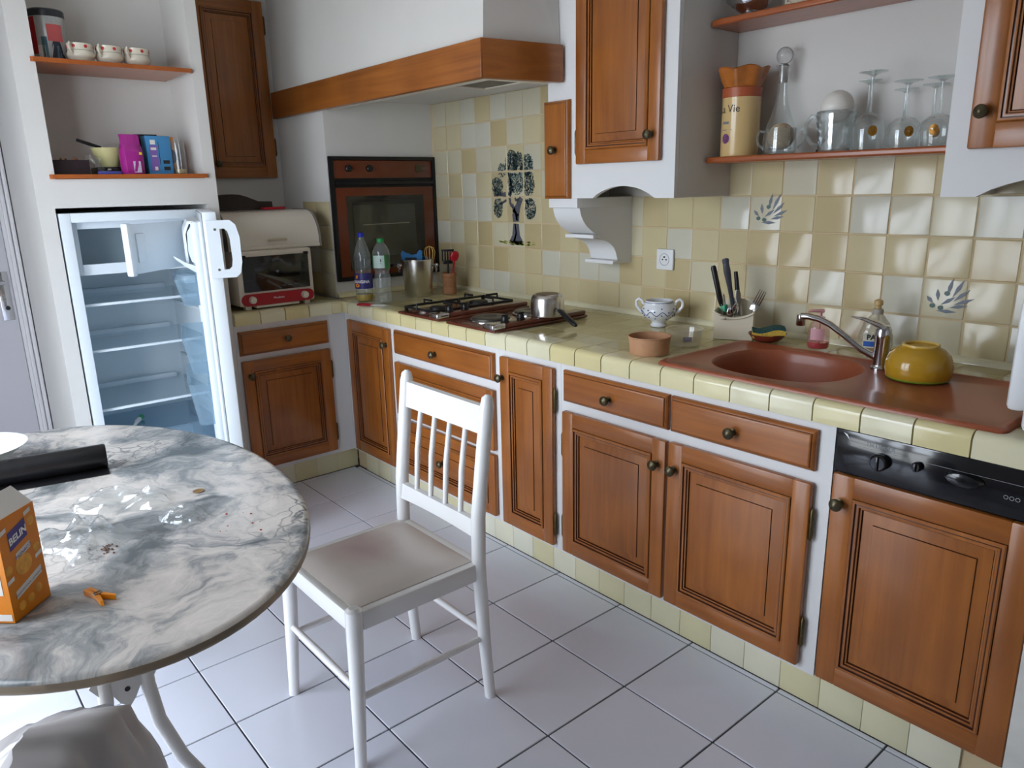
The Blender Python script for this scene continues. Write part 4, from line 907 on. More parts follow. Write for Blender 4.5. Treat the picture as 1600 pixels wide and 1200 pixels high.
# white microwave at the right end
t = thing('microwave', (3.0, .13, CT + .014), radians(8), 'white microwave at the right end of the worktop', 'microwave')
B('casing', white_pl, t, -.105, .30, -.14, .2, .008, .275, r=.012); B('door_slab', white_pl, t, -.15, -.112, -.03, .2, .02, .262, r=.012)
for x in (-.08, .25):
    for y in (-.1, .16): B('foot', black_pl, t, x, x + .03, y, y + .03, -.012, .009)

# ------------------------------------------------------------------ on the worktop, left half
t = thing('soda_bottle', (.11, .06, CT + .002), radians(40), 'tall clear soda bottle with blue label and blue cap', 'bottle', 'plastic bottles by the oven')
m = MB(); m.lathe([(.0, .006), (.02, .0), (.036, .002), (.042, .012), (.042, .07), (.0425, .075), (.0425, .135), (.04, .14), (.042, .16), (.041, .185), (.043, .2), (.04, .225), (.03, .26), (.019, .288), (.0145, .298), (.0145, .312)], 28); m.build('bottle_body', pet, t)
m = MB(); m.lathe([(.0, .007), (.034, .004), (.0405, .013), (.0405, .035), (0, .035)], 28); m.build('yellow_soda', M('yellow_drink', (204, 172, 30), .2, trans=.3), t)
m = MB(); m.lathe([(.0155, .308), (.016, .31), (.016, .325), (.014, .327), (0, .327)], 20); m.build('cap', M('blue_cap_plastic', (34, 44, 170), .4), t)
m = MB(); m.lathe([(.0432, .064), (.0436, .066), (.0436, .136), (.0432, .138)], 28, a0=-2.9, a1=.3); m.build('label_sleeve', M('navy_label', (46, 44, 110), .4), t, fix=False)
def cyl(r, a, s=1.0): return lambda x, y: (r * cos(a + x / r), r * sin(a + x / r), y)
def shift(fn, dx, dy): return lambda x, y: fn(x + dx, y + dy)
letters('lettering', 'ORANGINA', .019, text_w, t, shift(cyl(.0442, -pi / 2), -.006, .092), .0004)
m = MB(); m.grid([[cyl(.0441, -pi / 2)(x + .006 * (1 - 2 * k), z) for k in (0, 1)] for x, z in ((-.022, .113), (-.02, .118), (-.018, .13))]); m.grid([[cyl(.0441, -pi / 2)(-.02 + .014 * cos(a), .08 + .009 * sin(a)) for a in [pi * 2 * k / 16 for k in range(17)]], [cyl(.0441, -pi / 2)(-.02 + .006 * cos(a), .081 + .003 * sin(a)) for a in [pi * 2 * k / 16 for k in range(17)]]]); m.build('orange_print', orange_p, t, fix=False)
t = thing('water_bottle', (.245, .085, CT + .002), radians(40), 'clear ribbed water bottle with pale label and green cap', 'bottle', 'plastic bottles by the oven')
pr = [(0, .006), (.02, .0), (.034, .002), (.041, .01)]
for k in range(8): pr += [(.0415, .016 + k * .014), (.0395, .023 + k * .014)]
pr += [(.036, .135), (.033, .145), (.036, .158), (.0405, .17), (.041, .235), (.038, .25), (.028, .272), (.0155, .286), (.014, .29), (.014, .3)]
m = MB(); m.lathe(pr, 28); m.build('bottle_body', pet, t)
m = MB(); m.lathe([(.0155, .286), (.0165, .288), (.0165, .302), (.015, .304), (0, .304)], 20); m.build('cap', M('green_cap', (30, 140, 74), .4), t)
m = MB(); m.lathe([(.0415, .17), (.0418, .172), (.0418, .226), (.0415, .228)], 28, a0=-2.3, a1=-.9); m.build('label_sheet', M('pale_mint_label', (178, 198, 190), .5), t, fix=False)
m = MB(); m.lathe([(.0414, .165), (.0417, .166), (.0417, .23), (.0414, .231)], 12, a0=-.9, a1=-.3); m.lathe([(.0414, .165), (.0417, .166), (.0417, .23), (.0414, .231)], 12, a0=-2.9, a1=-2.3); m.build('green_label', M('leaf_green_label', (54, 116, 62), .5), t, fix=False)
m = MB()
for dx, dz, w_, h_ in ((.008, .2, .005, .008), (.008, .21, .005, .003), (.008, .19, .003, .003)): m.grid([[cyl(.0421, -pi / 2)(dx, dz), cyl(.0421, -pi / 2)(dx + w_, dz)], [cyl(.0421, -pi / 2)(dx, dz + h_), cyl(.0421, -pi / 2)(dx + w_, dz + h_)]])
m.build('label_print', ink, t, fix=False)
t = thing('scissors', (.27, -.0005, CT + .003), radians(38), 'closed kitchen scissors with red handles lying by the bottles', 'scissors')
for s_ in (-1, 1):
    pts = [(.005, s_ * .002, .004), (-.015, s_ * .012, .004), (-.04, s_ * .019, .005), (-.062, s_ * .014, .005), (-.066, s_ * .006, .005), (-.045, s_ * .004, .005), (-.02, s_ * .003, .004)]
    m = MB(); m.tube(pts, .004, 8, closed=True); m.build('handle_loop', redp, t)
    m = MB(); m.prism([(.0, -.006), (.012, .006), (.06, .005 * s_), (.075, 0), (.06, -.004)], .002 + .001 * s_, .0035 + .001 * s_, 'z'); m.build('blade', grey_st, t)
m = MB(); m.lathe([(.004, .001), (.004, .006), (0, .007)], 10); m.build('pivot', grey_st, t)
t = thing('ice_bucket', (.145, .35, CT + .002), radians(45), 'brushed steel ice bucket with ring handles, used as utensil holder', 'bucket')
m = MB(); m.lathe([(0, .002), (.063, .002), (.065, 0), (.067, .003), (.083, .178), (.085, .18), (.085, .184), (.082, .184), (.081, .178), (.065, .006), (0, .006)], 40); m.build('bucket_wall', steel, t)
for s_ in (-1, 1):
    m = MB(); m.xf(m.lathe([(.007, 0), (.007, .01), (.010, .014), (.011, .02), (.007, .026), (0, .027)], 14), Matrix.Translation((s_ * .079, 0, .152)) @ Matrix.Rotation(s_ * pi / 2, 4, 'Y')); k_ = m.build('handle_boss', chrome, t)
    m = MB(); m.tube([(s_ * .094, .017 * sin(a), .138 + .019 * cos(a)) for a in [2 * pi * k / 18 for k in range(18)]], .0025, 8, closed=True); m.build('ring', chrome, k_)
t = thing('blue_caddy', (.118, .352, CT + .012), radians(30), 'bright blue plastic carrier sticking out of the ice bucket', 'carrier')
m = MB(); m.rbox(-.05, .05, -.03, .03, 0, .15, .01); bl = M('bright_blue_plastic', (40, 112, 170), .45); m.build('carrier_body', bl, t)
m = MB(); m.prism([(-.052, .145), (-.058, .2), (-.05, .215), (-.03, .205), (.0, .195), (.03, .2), (.045, .22), (.06, .215), (.058, .145)], -.034, -.026, 'y'); m.prism([(-.052, .145), (-.055, .18), (.055, .185), (.058, .145)], .026, .034, 'y'); m.build('carrier_rim', bl, t)
B('slot', ink, t, -.035, .03, -.0345, -.0338, .165, .182)
t = thing('whisk', (.185, .40, CT + .012), 0, 'balloon whisk with pale wires standing in the ice bucket', 'whisk')
m = MB(); m.tube([(0, 0, 0), (.0, 0, .13)], [.008, .006], 8); m.build('handle', M('pale_wood_handle', (196, 150, 84), .5), t)
m = MB()
for k in range(5):
    a = pi * k / 5; m.tube([(r * cos(a), r * sin(a), z) for r, z in ((.004, .125), (.015, .16), (.026, .19), (.028, .21), (.02, .228), (0, .236), (-.02, .228), (-.028, .21), (-.026, .19), (-.015, .16), (-.004, .125))], .0014, 5)
m.build('whisk_wires', M('pale_yellow_wire', (206, 166, 92), .4), t)
t = thing('utensil_pot', (.205, .50, CT + .002), 0, 'cork utensil pot between the steel bucket and the wall', 'pot')
m = MB(); m.lathe([(0, .003), (.034, .003), (.036, 0), (.037, .006), (.036, .03), (.0345, .033), (.036, .036), (.036, .085), (.039, .088), (.039, .105), (.034, .106), (.032, .1), (.031, .008), (0, .008)], 28); m.build('pot_wall', M('cork_brown', (146, 100, 66), .7, var=(60, .12)), t)
def leaner(name, b0, t0, label, cat, parts):
    b0, t0 = Vector(b0), Vector(t0); d = t0 - b0
    o = thing(name, b0, 0, label, cat); o.rotation_mode = 'QUATERNION'; o.rotation_quaternion = d.to_track_quat('Z', 'Y')
    for nm, mat, fn in parts: m = MB(); fn(m, d.length); m.build(nm, mat, o)
    return o
def slotted(m, L):
    for x in (-.026, -.013, 0, .013, .026): m.rbox(x - .004, x + .004, -.0015, .0015, L * .72, L * .99, .001)
    m.rbox(-.032, .032, -.0015, .0015, L * .97, L * 1.02, .001); m.rbox(-.024, .024, -.0015, .0015, L * .66, L * .75, .001)
leaner('slotted_turner', (.205, .495, CT + .02), (.235, .475, CT + .225), 'black slotted turner standing in the cork pot', 'turner', [('handle', black_pl, lambda m, L: m.tube([(0, 0, 0), (0, 0, L * .7)], .005, 8)), ('blade', black_pl, slotted)])
def claw(m, L):
    o = m.lathe([(0, 0), (.016, .004), (.024, .02), (.024, .035), (.016, .05), (0, .056)], 16, sy=.45); m.xf(o, Matrix.Translation((0, 0, L * .8)))
    for k in range(5): m.tube([(-.018, 0, L * .8 + .012 + k * .009), (-.034, -.006, L * .8 + .015 + k * .009)], [.003, .002], 6)
leaner('pasta_spoon', (.21, .51, CT + .02), (.262, .50, CT + .205), 'red toothed pasta spoon standing in the cork pot', 'spoon', [('handle', redp, lambda m, L: m.tube([(0, 0, 0), (0, 0, L * .84)], .005, 8)), ('spoon_head', redp, claw)])

# ------------------------------------------------------------------ glass shelf over the sink
SZ = 1.4905
t = thing('canister', (1.842, .553, SZ), radians(30), 'tall cream canister with terracotta band and fluted wooden lid', 'canister')
m = MB(); m.lathe([(0, 0), (.061, 0), (.0625, .004), (.0625, .185), (0, .185)], 40); m.build('canister_body', M('cream_glazed_print', (206, 176, 122), .22, coat=.3), t)
m = MB(); m.lathe([(.0625, .185), (.0635, .186), (.064, .214), (.060, .216), (0, .216)], 40); m.build('terracotta_band', M('terracotta_band_glaze', (168, 84, 50), .4), t)
m = MB(); N_ = 48; rows = []
for r, z, am in ((.058, .216, .002), (.06, .222, .003), (.068, .238, .004), (.074, .258, .005), (.079, .272, .006), (.074, .276, .006), (.066, .262, .004), (.05, .25, .001)):
    rows.append([((r + am * cos(7 * 2 * pi * k / N_)) * cos(2 * pi * k / N_), (r + am * cos(7 * 2 * pi * k / N_)) * sin(2 * pi * k / N_), z + am * .8 * cos(5 * 2 * pi * k / N_)) for k in range(N_)])
m.grid(rows, 0, True); m.add([p for p in rows[-1]], [tuple(range(N_))]); m.build('fluted_lid', M('honey_wood', (168, 98, 36), .3, coat=.3, var=(30, .2)), t)
cy = cyl(.0631, -pi / 2)
letters('lettering', 'La Vie', .034, ink, t, shift(cy, -.042, .138))
m = MB(); m.grid([[cy(-.048 + .016 * cos(a) * q, .056 + .016 * sin(a) * q) for a in [2 * pi * k / 16 for k in range(17)]] for q in (0.05, 1)]); m.build('violet_shell_print', M('violet_print_dark', (110, 66, 110), .4, var=(120, .5)), t, fix=False)
m = MB(); m.grid([[cy(x, z) for x in (-.065, -.05, -.036)] for z in (.102, .11)]); m.grid([[cy(x, z) for x in (-.065, -.05, -.025)] for z in (.082, .085)]); m.build('printed_band', M('grey_print', (120, 124, 124), .5), t, fix=False)
t = thing('decanter', (1.957, .606, SZ), 0, 'clear glass decanter with ball stopper', 'decanter')
m = MB(); m.lathe([(0, .006), (.046, .004), (.05, 0), (.053, .006), (.0545, .03), (.052, .06), (.043, .095), (.03, .13), (.02, .165), (.0155, .2), (.015, .24), (.017, .262), (.024, .274), (.0255, .277)], 36); m.build('decanter_body', glass, t)
m = MB(); m.lathe([(.0125, .225), (.014, .262), (.015, .276), (.009, .282)] + [(.0262 * sin(a), .305 - .0262 * cos(a)) for a in [.4 + (pi - .4) * k / 12 for k in range(13)]], 28); m.build('ball_stopper', M('solid_clear_glass', (240, 242, 242), .02, trans=1.0), t)
t = thing('glass_cup', (2.012, .522, SZ), radians(20), 'clear two-handled glass cup in front of the decanter', 'cup')
m = MB(); m.lathe([(0, .008), (.042, .006), (.044, 0), (.046, .006), (.0455, .014), (.0455, .075), (.0465, .077), (.0445, .078), (.043, .016), (0, .012)], 32); m.build('cup_wall', glass, t)
for s_ in (-1, 1):
    m = MB(); m.tube([(s_ * .05, 0, .068), (s_ * .066, 0, .072), (s_ * .074, 0, .055), (s_ * .068, 0, .03), (s_ * .051, 0, .016)], [.005, .005, .0045, .004, .004], 8); m.build('handle', glass_e, t)
o = MB(); o.lathe([(.0405 * sin(a), .0405 - .0405 * cos(a)) for a in [pi * k / 16 for k in range(17)]], 28); o = o.build('twine_ball', M('cream_twine', (190, 168, 138), .85, bmp=(140, .8), scale=(1, 1, 4)), None, (2.012, .522, SZ + .0125)); tag(o, 'ball of cream twine sitting in the glass cup', 'twine')
t = thing('cut_glass_jug', (2.178, .545, SZ), radians(185), 'diamond cut glass jug holding a frosted globe', 'jug')
m = MB(); rows = []; N_ = 28
for i in range(10):
    z = .004 + i * .0115; r = .043 + .012 * (i / 9)
    rows.append([((r + (.0035 if (k + i) % 2 else -.001)) * cos(2 * pi * (k + .0) / N_), (r + (.0035 if (k + i) % 2 else -.001)) * sin(2 * pi * (k + .0) / N_), z) for k in range(N_)])
m.grid(rows, 0, True); m.lathe([(.055, .1075), (.0575, .112), (.055, .116), (.053, .112)], 28); m.lathe([(0, .004), (.043, .002), (.044, .006)], 28); m.build('jug_wall', diam, t, angle=5)
m = MB(); m.tube([(.052, 0, .1), (.075, 0, .106), (.092, 0, .085), (.09, 0, .05), (.07, 0, .025), (.05, 0, .02)], [.008, .008, .007, .0065, .006, .005], 8); m.build('jug_handle', glass_e, t)
o = MB(); o.lathe([(.047 * sin(a), .047 - .047 * cos(a)) for a in [pi * k / 16 for k in range(17)]], 32); o = o.build('frosted_globe', frost, None, (2.178, .545, SZ + .0815)); tag(o, 'frosted white globe resting in the cut glass jug', 'globe')
o = MB(); o.tube([(0, 0, .004), (.03, .0, .05), (.05, 0, .1), (.055, 0, .125)], [.006, .01, .009, .004], 10, flat=.4); o = o.build('wooden_server', M('dark_server_wood', (70, 58, 50), .5), None, (2.085, .615, SZ + .001)); tag(o, 'dark spoon leaning behind the cut glass jug', 'spoon')
def wine_glass(x, y, h, r, label, dec):
    t = thing('wine_glass', (x, y, SZ), random.uniform(-.5, .5), label, 'wine glass', 'upturned wine glasses on the shelf')
    hb = h * .47
    m = MB(); m.lathe([(r * .9, 0), (r * .97, hb * .3), (r, hb * .55), (r * .92, hb * .78), (r * .6, hb * .94), (r * .2, hb), (.006, hb * 1.04)], 28); m.build('glass_bowl', glass, t)
    m = MB(); m.lathe([(.006, hb * 1.0), (.004, hb * 1.12), (.0035, h * .8), (.005, h * .93), (.012, h * .965)], 12); m.build('stem', glass_e, t)
    m = MB(); m.lathe([(.010, h * .958), (r * .6, h * .983), (r * .86, h * .992), (r * .87, h), (0, h)], 28); m.build('glass_foot', glass_e, t)
    if dec is not None:
        cc = cyl(r * 1.0, -pi / 2 + dec); m = MB(); m.grid([[cc(.0125 * cos(a) * q, hb * .5 + .0145 * sin(a) * q) for a in [2 * pi * k / 14 for k in range(15)]] for q in (.05, 1)]); m.build('gold_emblem', gold, t, fix=False)
wine_glass(2.285, .53, .213, .045, 'tall wine glass, highest foot of the upturned row, near the jug', .45)
wine_glass(2.238, .614, .20, .038, 'wine glass tucked behind the cut glass jug', None)
wine_glass(2.345, .615, .165, .038, 'plain short wine glass behind the two front ones', None)
wine_glass(2.385, .53, .178, .043, 'front wine glass with a single gold emblem, mid row', .7)
wine_glass(2.425, .615, .17, .040, 'wine glass in the back row between the emblems', .75)
wine_glass(2.475, .53, .178, .043, 'front wine glass with gold emblem next to the last one', .3)
wine_glass(2.512, .61, .172, .040, 'last wine glass at the back beside the right cabinet', .6)
t = thing('teapot', (1.855, .56, 1.9185), 0, 'shiny silver teapot on the upper wall shelf', 'teapot')
m = MB(); m.lathe([(.03, .0), (.034, .006), (.028, .012), (.05, .026), (.066, .05), (.068, .08), (.055, .11), (.035, .125), (.03, .13), (.01, .14), (0, .142)], 32); m.build('pot_body', chrome, t)
m = MB(); m.tube([(-.06, 0, .05), (-.085, 0, .065), (-.1, 0, .1), (-.115, 0, .115)], [.014, .011, .008, .006], 10); m.build('spout', chrome, t)
m = MB(); m.tube([(.064, 0, .05), (.09, 0, .045), (.1, 0, .07), (.09, 0, .1), (.06, 0, .1)], .006, 8); m.build('handle', chrome, t)
t = thing('sugar_jar', (2.04, .56, 1.9185), 0, 'small painted porcelain pot beside the silver teapot', 'pot')
m = MB(); m.lathe([(0, 0), (.03, 0), (.045, .02), (.05, .05), (.04, .075), (.038, .08), (0, .08)], 28); m.build('pot_body', porc_c, t)
m = MB(); m.tube([(-.045, 0, .06), (-.065, 0, .055), (-.062, 0, .02), (-.042, 0, .02)], .005, 8); m.build('handle', porc_c, t)

# ------------------------------------------------------------------ fridge column niches
NZ, NU = 1.488, 1.9005
t = thing('coffee_tin', (-.155, -1.072, NU), radians(80), 'tall printed coffee tin with red and pink panels', 'tin')
m = MB(); m.lathe([(0, 0), (.058, 0), (.06, .003), (.06, .165), (0, .165)], 36); m.build('tin_body', M('grey_print_tin', (176, 178, 176), .3, .2, var=(40, .1)), t)
m = MB(); m.lathe([(.061, .163), (.062, .166), (.062, .185), (.058, .19), (0, .19)], 36); m.build('tin_lid', M('dark_tin_lid', (44, 46, 52), .35), t)
tc = cyl(.0605, -pi / 2)
def patch(name, x0, x1, z0, z1, mat, x2=None, x3=None):
    m = MB(); x2 = x0 if x2 is None else x2; x3 = x1 if x3 is None else x3
    m.grid([[tc(x0 + (x1 - x0) * k / 5, z0) for k in range(6)], [tc(x2 + (x3 - x2) * k / 5, z1) for k in range(6)]]); m.build(name, mat, t, fix=False)
patch('red_panel', -.085, -.045, .03, .16, M('tin_red', (178, 24, 30), .35)); patch('pink_panel', -.005, .05, .075, .135, M('tin_pink', (206, 96, 96), .35)); patch('pale_panel', -.045, -.012, .01, .06, card_w)
patch('teal_figure', -.028, -.008, .005, .09, M('tin_teal', (62, 100, 112), .35)); patch('dark_figure', -.008, .055, .004, .075, M('tin_navy', (40, 50, 62), .35), .01, .035); patch('slate_figure', .012, .045, .004, .06, M('tin_slate', (94, 110, 118), .35), .022, .03)
cup0 = None
for (y, rz, lb) in ((-.99, .75, 'cream cup with red berries, beside the tin'), (-.89, .75, 'cream cup with red berries, middle of the three'), (-.79, .75, 'cream cup with red berries, rightmost of the three')):
    if cup0 is None:
        t = thing('berry_cup', (-.062, y, NU), pi / 2 + rz, lb, 'cup', 'three berry cups on the upper niche shelf')
        m = MB(); m.lathe([(0, .004), (.03, .003), (.032, 0), (.034, .004), (.047, .016), (.05, .028), (.046, .038), (.045, .042), (.0475, .066), (.0465, .067), (.043, .042), (.045, .026), (0, .008)], 32); m.build('cup_wall', porc_c, t)
        m = MB(); m.tube([(-.045, 0, .06), (-.06, 0, .064), (-.066, 0, .052), (-.058, 0, .034), (-.046, 0, .026)], .0045, 8); m.build('handle', porc_c, t)
        for k in range(7):
            a = -pi / 2 + .35 + k * 2 * pi / 7; o = MB(); o.lathe([(0, 0), (.0065, .0), (.005, .0012), (0, .0015)], 10); o.xf(0, Matrix.Translation((.0463 * cos(a), .0463 * sin(a), .055)) @ Matrix.Rotation(a, 4, 'Z') @ Matrix.Rotation(pi / 2, 4, 'Y')); o.build('berry_print', red_d, t)
        m = MB(); m.lathe([(.0452, .0405), (.0459, .0415), (.0452, .0425)], 32); m.lathe([(.0474, .0655), (.0479, .0665), (.047, .0672)], 32); m.build('grey_line', M('grey_green_line', (140, 142, 126), .3), t)
        cup0 = t
    else: dup(cup0, (-.062, y, NU), pi / 2 + rz, lb)
t = thing('dark_basket', (-.10, -1.085, NZ), pi / 2, 'low dark box of brown onions at the left of the niche', 'box')
m = MB(); m.box(-.062, .062, -.05, .05, 0, .004); m.box(-.062, .062, -.05, -.046, .004, .055); m.box(-.062, .062, .046, .05, .004, .055); m.box(-.062, -.058, -.046, .046, .004, .055); m.box(.058, .062, -.046, .046, .004, .055); m.build('box_wall', M('dark_plum_plastic', (48, 36, 40), .3), t)
on = M('onion_skin', (140, 88, 58), .5, var=(30, .2))
for k, (x, y, z) in enumerate(((-.03, -.02, .03), (.02, -.018, .032), (-.005, .022, .03), (.035, .02, .028))):
    o = MB(); o.lathe([(0, -.024), (.015, -.02), (.026, 0), (.02, .017), (.006, .026), (.002, .034)], 16); o = o.build('onion', on, None, (-.10 - y, -1.085 + x, NZ + z)); tag(o, ('front left', 'front right', 'back left', 'back right')[k] + ' brown onion in the low dark box', 'onion', 'onions in the dark box')
o = MB(); rows = []
for i in range(9):
    rows.append([(-.03 + .05 * k / 6 + .006 * sin(i * 2 + k), .012 * sin(k * 1.7 + i), .0 + .075 * (1 - i / 8) ** 1.3 + .004 * sin(k * 3)) for k in range(7)])
rows = [[(p[0] + i * .007, p[1] * 1.2, max(p[2], .002)) for p in r] for i, r in enumerate(rows)]
o.grid(rows); o = o.build('plastic_pouch', film, None, (-.075, -1.01, NZ + .001), (0, 0, pi / 2), fix=False); tag(o, 'crumpled clear pouch between the dark box and the scale', 'pouch')
t = thing('kitchen_scale', (-.142, -.935, NZ), pi / 2, 'black kitchen scale carrying the pale bowl', 'scale')
B('scale_base', black_pl, t, -.055, .055, -.06, .06, 0, .03, r=.006); B('scale_knob', chrome, t, -.02, -.004, -.066, -.058, .012, .024, r=.003)
t = thing('mixing_bowl', (-.142, -.93, NZ + .031), 0, 'pale yellow bowl with wooden handle spoon on the black scale', 'bowl')
m = MB(); m.lathe([(0, .002), (.034, 0), (.036, .004), (.054, .05), (.062, .074), (.059, .074), (.05, .05), (.032, .008), (0, .006)], 32); m.build('bowl_wall', M('pale_yellow_plastic', (200, 194, 140), .35), t)
o = MB(); o.tube([(0, 0, 0), (0, -.04, .012), (0, -.085, .028)], [.005, .007, .006], 8); o = o.build('black_handle_knife', black_pl, None, (-.13, -.955, NZ + .107)); tag(o, 'black knife handle jutting left from the pale bowl', 'knife')
o = B('blue_tray', M('periwinkle_plastic', (76, 84, 166), .4), None, -.045, .04, -.012, .012, 0, .012, r=.004, loc=(-.04, -.955, NZ), rot=(0, 0, pi / 2)); tag(o, 'flat periwinkle blue lid in front of the scale', 'lid')
def bag(name, loc, rz, wd, dp, h, mat, label, cat):
    t = thing(name, loc, rz, label, cat); m = MB()
    n = 20
    def ring(a, b, z, e=3.2): 
        o = []
        for k in range(n):
            q = 2 * pi * k / n; c_, s_ = cos(q), sin(q); f = (abs(c_) ** e + abs(s_) ** e) ** (-1 / e); o.append((a * c_ * f + .002 * sin(5 * q + z * 90), b * s_ * f + .002 * cos(7 * q + z * 60), z))
        return o
    m.grid([ring(wd * .9, dp * .9, 0), ring(wd, dp, .01), ring(wd, dp, h * .55), ring(wd * .86, dp * .8, h * .68), ring(wd * .8, dp * .45, h * .8), ring(wd * .84, .004, h), ring(wd * .8, .002, h * 1.0)], 0, True); m.add(ring(wd * .9, dp * .9, 0), [tuple(range(n))]); m.build('bag_body', mat, t); return t
t = bag('coffee_bag', (-.05, -.866, NZ), pi / 2, .044, .03, .155, M('magenta_foil', (160, 36, 132), .3, coat=.2, bmp=(60, .1)), 'magenta foil bag standing beside the blue box', 'bag')
m = MB(); m.grid([[(-.004 + .028 * k, -.0308, z) for k in (0, 1)] for z in (.006, .05)]); m.build('pale_label', M('lilac_label', (196, 186, 206), .5, var=(160, .2)), t, fix=False)
m = MB(); m.grid([[(.022 + .01 * k, -.0312, z) for k in (0, 1)] for z in (.075, .085)]); m.build('yellow_label', M('yellow_label_print', (216, 196, 40), .5), t, fix=False)
t = thing('blue_carton', (-.085, -.757, NZ), pi / 2 + .05, 'light blue carton with violet text column in the niche', 'carton')
B('carton_body', M('sky_blue_card', (66, 134, 184), .5), t, -.048, .05, -.028, .028, 0, .152, r=.001)
for nm, a in (('violet_column', (-.036, -.006, .012, .115)), ): m = MB(); m.grid([[(a[0] + (a[1] - a[0]) * k, -.0285, z) for k in (0, 1)] for z in (a[2], a[3])]); m.build(nm, M('violet_card', (126, 96, 168), .5), t, fix=False)
m = MB()
for x0, x1, z0, z1 in ((-.032, -.01, .096, .106), (-.032, -.012, .118, .136), (-.024, -.012, .016, .03), (-.03, -.01, .07, .074)): m.grid([[(x0 + (x1 - x0) * k, -.0289, z) for k in (0, 1)] for z in (z0, z1)])
m.build('white_print', card_w, t, fix=False)
m = MB()
for x0, x1, z0, z1 in ((.012, .038, .042, .056), (.012, .038, .016, .03), (-.001, .001, .04, .13)): m.grid([[(x0 + (x1 - x0) * k, -.0288, z) for k in (0, 1)] for z in (z0, z1)])
m.build('dark_print', ink, t, fix=False)
o = B('black_folder', black_pl, None, -.05, .04, -.006, .006, 0, .162, r=.002, loc=(-.135, -.775, NZ), rot=(0, 0, pi / 2)); tag(o, 'thin black folder standing behind the blue carton', 'folder')
t = thing('pasta_packet', (-.165, -.695, NZ), pi / 2, 'orange packet with dark blue disc behind the blue carton', 'packet')
B('packet_body', M('orange_packet', (208, 132, 36), .45), t, -.04, .03, -.02, .02, 0, .155, r=.004)
m = MB(); m.grid([[(.012 + .024 * cos(a) * q, -.0206, .075 + .03 * sin(a) * q) for a in [2 * pi * k / 18 for k in range(19)]] for q in (.03, 1)]); m.build('navy_disc', M('navy_print', (34, 44, 84), .45), t, fix=False)
t = thing('glass_jar', (-.08, -.672, NZ), 0, 'tall clear jar at the right end of the lower niche', 'jar')
m = MB(); m.lathe([(0, .004), (.024, .003), (.026, .0), (.027, .02), (.027, .125), (.024, .14)], 28); m.build('jar_wall', glass, t)
m = MB(); m.lathe([(0, .004), (.0245, .005), (.0245, .02), (0, .02)], 28); m.build('jar_filling', M('beige_grains', (176, 156, 110), .8, var=(200, .3)), t)

# ------------------------------------------------------------------ chair
t = thing('dining_chair', (1.70, -.825, 0), 0, 'white wooden dining chair with pale vinyl seat at the table', 'chair')
for s_ in (-1, 1):
    m = MB(); m.tube([(s_ * .192, .208, 0), (s_ * .19, .195, .2), (s_ * .188, .186, .42), (s_ * .188, .19, .56), (s_ * .19, .212, .74), (s_ * .192, .228, .86), (s_ * .192, .230, .882), (s_ * .192, .231, .89)], [.0155, .018, .02, .02, .0195, .019, .015, .006], 14); m.build('leg', chair_w, t)
    m = MB(); m.tube([(s_ * .195, -.21, 0), (s_ * .19, -.2, .2), (s_ * .186, -.192, .4), (s_ * .186, -.191, .436), (s_ * .186, -.191, .444)], [.0145, .0185, .021, .021, .012], 14); m.build('leg', chair_w, t)
    B('apron', chair_w, t, s_ * .186 - .012, s_ * .186 + .012, -.175, .172, .378, .43, r=.005)
    m = MB(); m.tube([(s_ * .19, -.2, .195), (s_ * .19, 0, .196), (s_ * .19, .195, .195)], [.0085, .0105, .0085], 10); m.build('stretcher', chair_w, t)
B('apron', chair_w, t, -.17, .17, -.205, -.181, .378, .43, r=.005); B('apron', chair_w, t, -.17, .17, .174, .198, .385, .43, r=.005)
m = MB(); m.tube([(-.19, -.2, .222), (0, -.2, .223), (.19, -.2, .222)], [.0085, .0105, .0085], 10); m.build('stretcher', chair_w, t)
m = MB(); m.tube([(-.19, .196, .21), (0, .196, .211), (.19, .196, .21)], [.0085, .0105, .0085], 10); m.build('stretcher', chair_w, t)
m = MB(); n = 12; rows = []
for j in range(n + 1):
    v = -1 + 2 * j / n; rows.append([])
    for i in range(n + 1):
        u = -1 + 2 * i / n; f = (1 - u ** 6) * (1 - v ** 6)
        rows[-1].append((u * .176, -.006 + v * .178, .4315 + .013 * f ** .5))
m.grid(rows); m.box(-.176, .176, -.184, .172, .418, .4316); m.build('seat', vinyl, t, angle=60)
def rail(z0, z1, sag, nm):
    m = MB(); k = 12; f = lambda u: .03 * (1 - u * u)
    yb = lambda z: .19 + (z - .56) * .127
    for dy in (0, .018):
        m.grid([[(-.18 + .36 * i / k, yb(z0 if q == 0 else z1) - .009 + dy, (z0 + sag * (1 - (2 * i / k - 1) ** 2) if q == 0 else z1)) for i in range(k + 1)] for q in (0, 1)])
    for q in (0, 1): m.grid([[(-.18 + .36 * i / k, yb(z0 if q == 0 else z1) - .009 + dy, (z0 + sag * (1 - (2 * i / k - 1) ** 2) if q == 0 else z1)) for i in range(k + 1)] for dy in (0, .018)])
    o = m.build(nm, chair_w, t); return o
rail(.785, .858, 0, 'top_rail'); rail(.503, .55, .006, 'lower_rail')
for x in (-.108, -.036, .036, .108):
    m = MB(); m.tube([(x, .19, .545), (x, .2, .67), (x, .219, .79)], [.0075, .0085, .0075], 10); m.build('spindle', chair_w, t)

